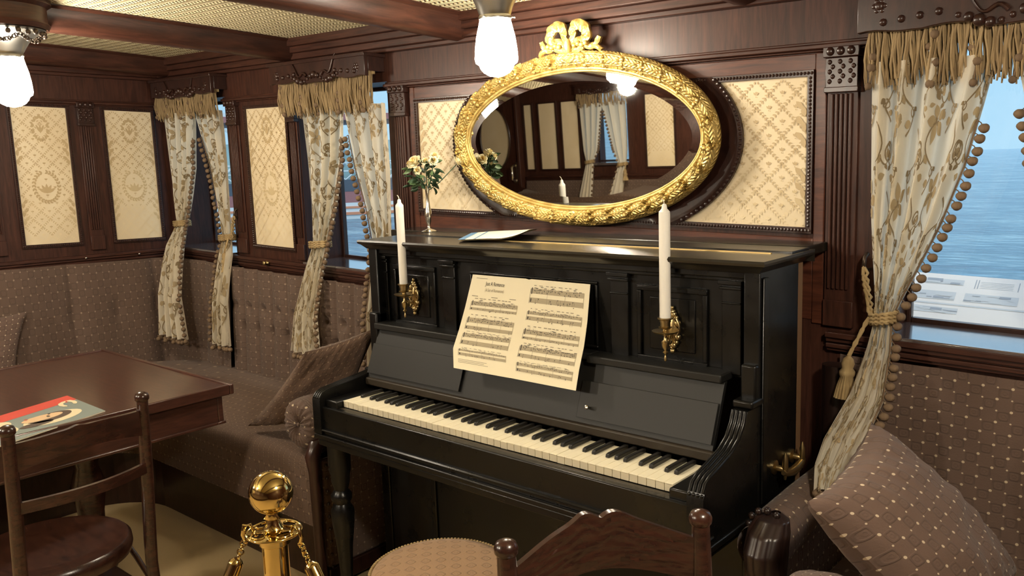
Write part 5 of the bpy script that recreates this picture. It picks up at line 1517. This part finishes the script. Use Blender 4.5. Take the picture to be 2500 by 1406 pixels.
# ------------------------------------------------------------------ chairs
def chair(label, L, Rr, fwd, zt, crest, seatz, carved=True):
    """L, Rr: tops of the two back posts (x, y); fwd: way the chair faces; built upright"""
    L, Rr, fwd = Vector((*L, 0)), Vector((*Rr, 0)), Vector((*fwd, 0)).normalized()
    ctr = (L + Rr)/2 + fwd*0.24
    t = thing('dining_chair', (ctr.x, ctr.y, ZFLOOR), label, 'chair')
    ac = (Rr - L).normalized(); wd = (Rr - L).length
    # seat: round wooden disc with a rim ring
    sw = 0.20
    def el(u, r): return ctr + ac*(sw*1.0*r*cos(2*PI*u)) + fwd*(sw*1.02*r*sin(2*PI*u))
    pr = [(0.0, 0.004), (0.6, 0.004), (0.86, 0.006), (0.90, 0.012), (0.96, 0.014), (1.0, 0.006), (1.01, -0.012), (0.99, -0.028), (0.93, -0.033), (0.0, -0.033)]
    m = MB(); m.grid(lambda u, v: (lambda q: (q.x, q.y, seatz + pr[round(v*9)][1]))(el(u, max(0.001, pr[round(v*9)][0]))), 60, 9, closeu=True)
    m.build('seat', WOOD_CHAIR, t, smooth=50)
    for k, P in enumerate((L, Rr)):
        sgn = -1 if k == 0 else 1
        q = [(0.0, zt), (0.004, zt-0.06), (0.012, zt-0.2), (0.03, seatz+0.02), (0.034, seatz-0.05), (0.02, seatz-0.2), (-0.03, ZFLOOR)]
        m = MB(); pts = [P + fwd*a + ac*(-sgn*0.0) for a, z in q]
        m.tube([(p.x, p.y, z) for p, (a, z) in zip(pts, q)], [0.0145, 0.0155, 0.0165, 0.0165, 0.016, 0.0145, 0.012], 14)
        m.build('leg', WOOD_CHAIR, t, smooth=60)
        m = MB(); m.lathe([(0.0135, -0.006), (0.018, 0.0), (0.0185, 0.008), (0.015, 0.016), (0.007, 0.020), (0, 0.021)], (P.x, P.y, zt), n=20); m.build('post_cap', WOOD_CHAIR, t, smooth=60)
    for sgn in (-1, 1):
        a = ctr + ac*sgn*0.13 + fwd*0.12; b = ctr + ac*sgn*0.16 + fwd*0.19
        m = MB(); m.tube([(a.x, a.y, seatz-0.03), (lerp(a.x, b.x, .5), lerp(a.y, b.y, .5), (seatz+ZFLOOR)/2), (b.x, b.y, ZFLOOR)], [0.018, 0.016, 0.012], 12); m.build('leg', WOOD_CHAIR, t, smooth=60)
    m = MB(); m.tube([(lambda p: (p.x, p.y, seatz-0.2))(ctr + ac*0.14*cos(2*PI*i/28) + fwd*0.145*sin(2*PI*i/28)) for i in range(28)], 0.009, 8, True); m.build('stretcher_ring', WOOD_CHAIR, t, smooth=60)
    for sgn in (-1, 1):
        P = L if sgn < 0 else Rr
        a = P + fwd*0.03; b = ctr + ac*sgn*0.17 - fwd*0.07
        m = MB(); m.tube([(a.x, a.y, seatz-0.12), (lerp(a.x, b.x, .6), lerp(a.y, b.y, .6), seatz-0.06), (b.x, b.y, seatz-0.03)], [0.007, 0.008, 0.008], 8); m.build('seat_brace', WOOD_CHAIR, t, smooth=60)
    # curved rails between the posts
    def rail(topf, botf, depth, name, thick=0.011, relief=False):
        m = MB(); n = 44
        def pt(u, z, off):
            p = L + ac*wd*u - fwd*(depth*sin(PI*u)) + fwd*(0.006 + off)
            return (p.x, p.y, z)
        def fn(sd):
            def f(u, v):
                z = lerp(botf(u), topf(u), v)
                d = 0.0
                if relief and sd > 0:
                    e = min(1, min(v, 1-v)*7)*min(1, min(u, 1-u)*9)
                    d = 0.0013*e*(sin(26*u + 6*sin(9*v))*sin(11*v+3*sin(17*u)))
                return pt(u, z, (thick/2 + d)*sd)
            return f
        m.grid(fn(1), n, 12 if not relief else 24); m.grid(fn(-1), n, 12)
        m.grid(lambda u, v: pt(u, topf(u), thick/2*(1-2*v)), n, 2); m.grid(lambda u, v: pt(u, botf(u), thick/2*(1-2*v)), n, 2)
        return m.build(name, WOOD_CHAIR, t, smooth=50)
    rail(lambda u: zt + crest(u), lambda u: zt - 0.098 + 0.028*sin(PI*u), 0.045, 'crest_rail', 0.012, carved)
    rail(lambda u: zt - 0.172 + 0.004*sin(PI*u), lambda u: zt - 0.20 + 0.004*sin(PI*u), 0.045, 'back_rail', 0.011)
    return t
def crest_a(u):
    k = 0.044*sin(PI*u)**1.3 - 0.026
    return k + 0.010*math.exp(-((u-0.43)/0.055)**2) + 0.008*math.exp(-((u-0.6)/0.08)**2) - 0.006*math.exp(-((u-0.52)/0.025)**2)
def crest_b(u):
    return -0.028 + 0.014*sin(PI*u)**1.5 + 0.004*math.exp(-((u-0.42)/0.04)**2)
chair('dark wooden chair drawn up to the long table, its back to the brass barrier post', (-0.035, -0.93), (-0.06, -0.60), (-0.995, -0.08), 0.138, crest_b, -0.275, False)
chair('reddish wooden chair with a scalloped carved crest standing nearest the camera before the piano', (1.304, -0.70), (1.480, -0.435), (0.85, -0.52), 0.148, crest_a, -0.275)

# ------------------------------------------------------------------ piano stool
st = thing('piano_stool', (0.675, -0.25, ZFLOOR), 'round piano stool with a tan quilted cloth top and beaded rim', 'stool')
m = MB(); pr = [(0.0, 0.012), (0.08, 0.011), (0.14, 0.006), (0.165, -0.002), (0.172, -0.012), (0.172, -0.04), (0.0, -0.04)]
m.grid(lambda u, v: (0.675 + max(.0005, pr[round(v*6)][0])*cos(2*PI*u), -0.25 + max(.0005, pr[round(v*6)][0])*sin(2*PI*u), -0.25 + pr[round(v*6)][1]), 72, 6, lambda u, v: (max(.0005, pr[round(v*6)][0])*cos(2*PI*u), max(.0005, pr[round(v*6)][0])*sin(2*PI*u)), closeu=False)
m.build('upholstered_top', STOOL_FABRIC, st, smooth=70)
m = MB()
for k in range(120): m.ball((0.675 + 0.172*cos(2*PI*k/120), -0.25 + 0.172*sin(2*PI*k/120), -0.256), 0.0044, 6, 4)
m.build('beaded_braid', CORD, st, smooth=60)
m = MB(); m.lathe([(0.165, 0.40), (0.165, 0.44), (0.05, 0.44), (0.03, 0.40), (0.03, 0.25), (0.05, 0.2), (0.05, 0.12), (0.0, 0.12)], (0.675, -0.25, ZFLOOR), n=32); m.build('turned_column', WOOD_CHAIR, st, smooth=45)
for k in range(3):
    a = 2*PI*k/3 + 0.4
    m = MB(); m.tube([(0.675 + r*cos(a), -0.25 + r*sin(a), ZFLOOR + z) for r, z in ((0.04, 0.18), (0.1, 0.16), (0.16, 0.07), (0.2, 0.015))], [0.022, 0.02, 0.018, 0.014], 10); m.build('leg', WOOD_CHAIR, st, smooth=60)

# ------------------------------------------------------------------ brass barrier post with two black ropes
QX, QY = 0.905, -0.838
bpst = thing('barrier_post', (QX, QY, ZFLOOR), 'polished brass barrier post with a ball top and pierced ring plate', 'barrier post')
m = MB(); m.ball((QX, QY, 0.191), 0.0365, 32, 20); m.lathe([(0.012, 0.146), (0.016, 0.149), (0.010, 0.154), (0.014, 0.158)], (QX, QY, 0), n=20); m.build('ball_finial', BRASS, bpst, smooth=180)
m = MB(); m.lathe([(0.022, -K+0.02), (0.022, 0.10), (0.026, 0.103), (0.026, 0.112), (0.0, 0.112)], (QX, QY, 0), n=28); m.build('post', BRASS, bpst, smooth=50)
m = MB(); m.lathe([(0.155, 0), (0.155, 0.012), (0.14, 0.02), (0.05, 0.035), (0.03, 0.05), (0.0, 0.05)], (QX, QY, ZFLOOR), n=40); m.build('base', BRASS, bpst, smooth=40)
# plate with four oval holes: ring strips between inner hub and rim
m = MB(); N = 96
def rimz(r): return 0.126 - 0.06*(r-0.012)
def hole(a, r):
    k = ((a/(PI/2) + 0.5) % 1.0 - 0.5)*PI/2
    return (k*0.030)**2/0.013**2 + (r-0.030)**2/0.0095**2 < 1
for sd in (0, 0.0025):
    for i in range(N):
        for j in range(18):
            r0, r1 = lerp(0.010, 0.045, j/18), lerp(0.010, 0.045, (j+1)/18)
            a0, a1 = 2*PI*i/N, 2*PI*(i+1)/N
            if hole((a0+a1)/2, (r0+r1)/2): continue
            m.poly([(QX + r*cos(a), QY + r*sin(a), rimz(r) - sd) for r, a in ((r0, a0), (r1, a0), (r1, a1), (r0, a1))])
m.torus((QX, QY, rimz(0.045)-0.001), 0.045, 0.0022, n=48, m=8)
for k in range(4): m.tube([(QX + (0.030 + 0.0105*cos(t))*cos(PI/2*k + 0.45*sin(t)), QY + (0.030 + 0.0105*cos(t))*sin(PI/2*k + 0.45*sin(t)), rimz(0.03 + 0.01*cos(t)) + 0.0005) for t in [2*PI*i/20 for i in range(20)]], 0.0017, 6, True)
m.lathe([(0.014, 0.125), (0.017, 0.13), (0.012, 0.138), (0.011, 0.15), (0.0, 0.152)], (QX, QY, 0), n=20, caps=False)
m.build('ring_plate', BRASS, bpst, smooth=50)
def rope(a, label, end):
    d = Vector((cos(a), sin(a), 0)); h = Vector((QX, QY, 0)) + d*0.043
    t = thing('barrier_rope', (h.x, h.y, 0.06), label, 'rope')
    pts = [(h.x - d.x*0.012, h.y - d.y*0.012, 0.118), (h.x - d.x*0.004, h.y - d.y*0.004, 0.136), (h.x + d.x*0.006, h.y + d.y*0.006, 0.134), (h.x + d.x*0.010, h.y + d.y*0.010, 0.118), (h.x + d.x*0.006, h.y+d.y*0.006, 0.106)]
    m = MB(); m.tube(pts, [0.0022, 0.0035, 0.0042, 0.0035, 0.003], 8)
    for q in (0, 4): m.ball(pts[q], 0.0042, 8, 6)
    for q in range(4): m.torus((h.x + d.x*(0.010+0.003*q), h.y + d.y*(0.010+0.003*q), 0.103 - 0.0075*q), 0.0052, 0.0016, (d.x, d.y, 0.2) if q % 2 else (-d.y, d.x, 0.2), 12, 6)
    m.build('snap_hook', BRASS, t, smooth=60)
    st_ = Vector((h.x + d.x*0.022, h.y + d.y*0.022, 0.076)); e = Vector(end)
    ax = Vector((d.x*0.45, d.y*0.45, -1)).normalized()
    m = MB(); m.lathe([(0.0, 0.0), (0.006, 0.0), (0.010, 0.004), (0.0125, 0.008), (0.0125, 0.044), (0.0145, 0.048), (0.0, 0.048)], st_, ax, 20); m.build('brass_ferrule', BRASS, t, smooth=45)
    s2 = st_ + ax*0.044
    P = []
    for q in range(21):
        v = q/20; p = s2.lerp(e, v); sag = 0.62*(v*(1-v))
        P.append((p.x, p.y, max(ZFLOOR + 0.02, p.z - sag)))
    m = MB(); m.tube(P, 0.0118, 12); m.build('velvet_rope', ROPE, t, smooth=60)
rope(math.radians(221), 'black barrier rope hanging from the brass post towards the chair at the table', (-0.35, -1.9, 0.06))
rope(math.radians(22), 'black barrier rope clipped to the brass post on the side towards the piano stool', (2.4, -0.9, 0.06))

# ------------------------------------------------------------------ outside: lake, moored steamer, panel on the rail
m = MB(); m.grid(lambda u, v: (lerp(-420, 260, u), lerp(1.6, 420, v), -1.75), 4, 4); o = m.build('lake', WATER, None); o['kind'] = 'structure'
m = MB(); m.grid(lambda u, v: (lerp(-120, 120, u), lerp(YF-0.6, -200, v), -1.75), 2, 2); o = m.build('lake', WATER, None); o['kind'] = 'structure'
bd = thing('display_board', (1.75, 1.07, 0.18), 'white printed information board with small grey pictures, tilted outside the lake window', 'board')
DB0, DB1 = (1.20, 1.02), (2.4, 1.25)
def dbp(u, v, o=0.0): return (lerp(1.20, 2.40, u), lerp(1.03, 1.20, v) + 0.0*u, lerp(0.215, 0.345, v) - 0.024*lerp(1.2, 2.4, u) + 0.0265 + o)
m = MB(); m.grid(lambda u, v: dbp(u, v), 2, 2)
m.grid(lambda u, v: dbp(u, v, -0.012), 2, 2)
m.grid(lambda u, v: dbp(u, 0, -0.012*v), 2, 1); m.grid(lambda u, v: dbp(u, 1, -0.012*v), 2, 1); m.grid(lambda u, v: dbp(0, u, -0.012*v), 1, 1); m.grid(lambda u, v: dbp(1, u, -0.012*v), 1, 1)
m.build('panel', BOARD_WHITE, bd)
m = MB(); rb = random.Random(9)
def dq(u0, u1, v0, v1, mi, o=0.0008): m.use(mi).poly([dbp(u0, v0, o), dbp(u1, v0, o), dbp(u1, v1, o), dbp(u0, v1, o)])
for (u0, u1, v0, v1) in ((0.12, 0.225, 0.80, 0.90), (0.10, 0.215, 0.50, 0.66), (0.235, 0.35, 0.50, 0.66), (0.12, 0.23, 0.25, 0.36), (0.37, 0.52, 0.48, 0.64), (0.08, 0.34, 0.02, 0.12), (0.56, 0.72, 0.5, 0.66), (0.56, 0.72, 0.2, 0.36)):
    dq(u0, u1, v0, v1, 1)
    for k in range(9):
        a = rb.uniform(u0, u1-0.02); b = rb.uniform(v0, v1-0.03)
        dq(a, min(u1, a + rb.uniform(0.01, 0.04)), b, min(v1, b + rb.uniform(0.01, 0.05)), rb.choice((0, 1)), 0.0014 + 0.00004*k)
for (u0, u1) in ((0.25, 0.345), (0.365, 0.46)):
    for a in (u0, u0+0.006, u1-0.002): dq(a, a+0.0018, 0.76, 0.93, 0)
    for k in range(5): dq(u0+0.012, u1-0.012, 0.78+0.028*k, 0.786+0.028*k, 1)
dq(0.0, 1.0, 0.41, 0.44, 1)
m.build('printed_pictures', [BOARD_GREY, BOARD_PALE], bd)
m = MB()
for u in (0.02, 0.98):
    p = dbp(u, 0.5); m.box(p[0]-0.02, p[0]+0.02, p[1]-0.02, p[1]+0.02, -1.8, p[2]-0.012)
m.build('support_post', BOARD_GREY, bd)
# the steamer across the water
HULL = M('ship_hull_dark', (0.10, 0.115, 0.14), 0.5).m; HRED = M('ship_hull_red', (0.42, 0.17, 0.16), 0.5).m
SWHITE = M('ship_white_paint', (0.80, 0.82, 0.80), 0.5).m; SORANGE = M('ship_orange_stripe', (0.75, 0.30, 0.16), 0.5).m
STEAL = M('ship_pale_green_paint', (0.46, 0.62, 0.60), 0.5).m
ship = thing('steamer', (-30.5, 23.5, -1.75), 'moored steamer with dark and red hull bands and white railings across the water', 'ship')
sd = Vector((0.62, 0.785, 0)).normalized(); sn = Vector((0.785, -0.62, 0)).normalized(); so = Vector((-30.2, 23.6, 0))
def sp3(a, n, z): p = so + sd*a + sn*n; return (p.x, p.y, z)
def sbox(m, a0, a1, n0, n1, z0, z1):
    k = len(m.v); m.box(a0, a1, n0, n1, z0, z1)
    for i in range(k, len(m.v)): m.v[i] = sp3(*m.v[i])
m = MB(); sbox(m, -14, 18, -5, 0, -1.9, -1.45); m.build('lower_hull', SWHITE, ship)
m = MB(); sbox(m, -14, 18, -5, 0.05, -1.55, -1.42); sbox(m, -14, 18, -5, 0.05, -1.25, -1.15); m.build('orange_stripe', SORANGE, ship)
m = MB(); sbox(m, -14, 18, -5, 0.02, -1.42, -0.98); m.build('white_strake', SWHITE, ship)
m = MB(); sbox(m, -14, 18, -5, 0.02, -0.98, -0.45); m.build('red_strake', HRED, ship)
m = MB(); sbox(m, -14, 18, -5, 0.03, -0.45, 0.1); m.build('dark_strake', HULL, ship)
m = MB(); sbox(m, -14, 18, -4.6, -0.4, 0.1, 1.9); m.build('deckhouse', STEAL, ship)
m = MB()
for k in range(-13, 17, 2): sbox(m, k, k+1.0, -4.7, -0.36, 0.75, 1.5)
m.build('deckhouse_window', BOARD_GREY, ship)
m = MB()
for k in range(-14, 18):
    m.tube([sp3(k, 0.0, 0.1), sp3(k+1, 0.0, 0.9)], 0.03, 5); m.tube([sp3(k+1, 0.0, 0.1), sp3(k, 0.0, 0.9)], 0.03, 5)
for z in (0.5, 0.9): m.tube([sp3(-14, 0.0, z), sp3(18, 0.0, z)], 0.035, 5)
for k in range(-14, 18, 4): m.tube([sp3(k, 0.0, 0.1), sp3(k+4, 0.0, 3.1)], 0.06, 5); m.tube([sp3(k+4, 0.0, 0.1), sp3(k, 0.0, 3.1)], 0.06, 5)
m.build('railing', SWHITE, ship)
m = MB(); sbox(m, -14, 18, -5, 0.1, 3.1, 3.3); m.build('upper_deck', SWHITE, ship)
m = MB(); sbox(m, -14, 18, -5, 0.12, 2.85, 3.12); m.build('deck_edge', HRED, ship)

# ------------------------------------------------------------------ repeats share a group
GROUPS = {'curtain': 'tied floral curtains at the saloon windows', 'valance': 'fringed valances over the windows', 'candle': 'candles in the piano sconces',
          'lamp': 'opal glass ceiling lamps', 'chair': 'dark wooden dining chairs', 'cushion': 'loose brown cushions', 'rope': 'ropes of the brass barrier', 'settee': 'built-in upholstered settees'}
for o in SC.objects:
    if o.parent is None and o.get('category') in GROUPS: o['group'] = GROUPS[o['category']]

# ------------------------------------------------------------------ raise everything from key height to floor height
for o in list(SC.objects):
    if o.parent is None and o.type != 'CAMERA': o.location.z += K
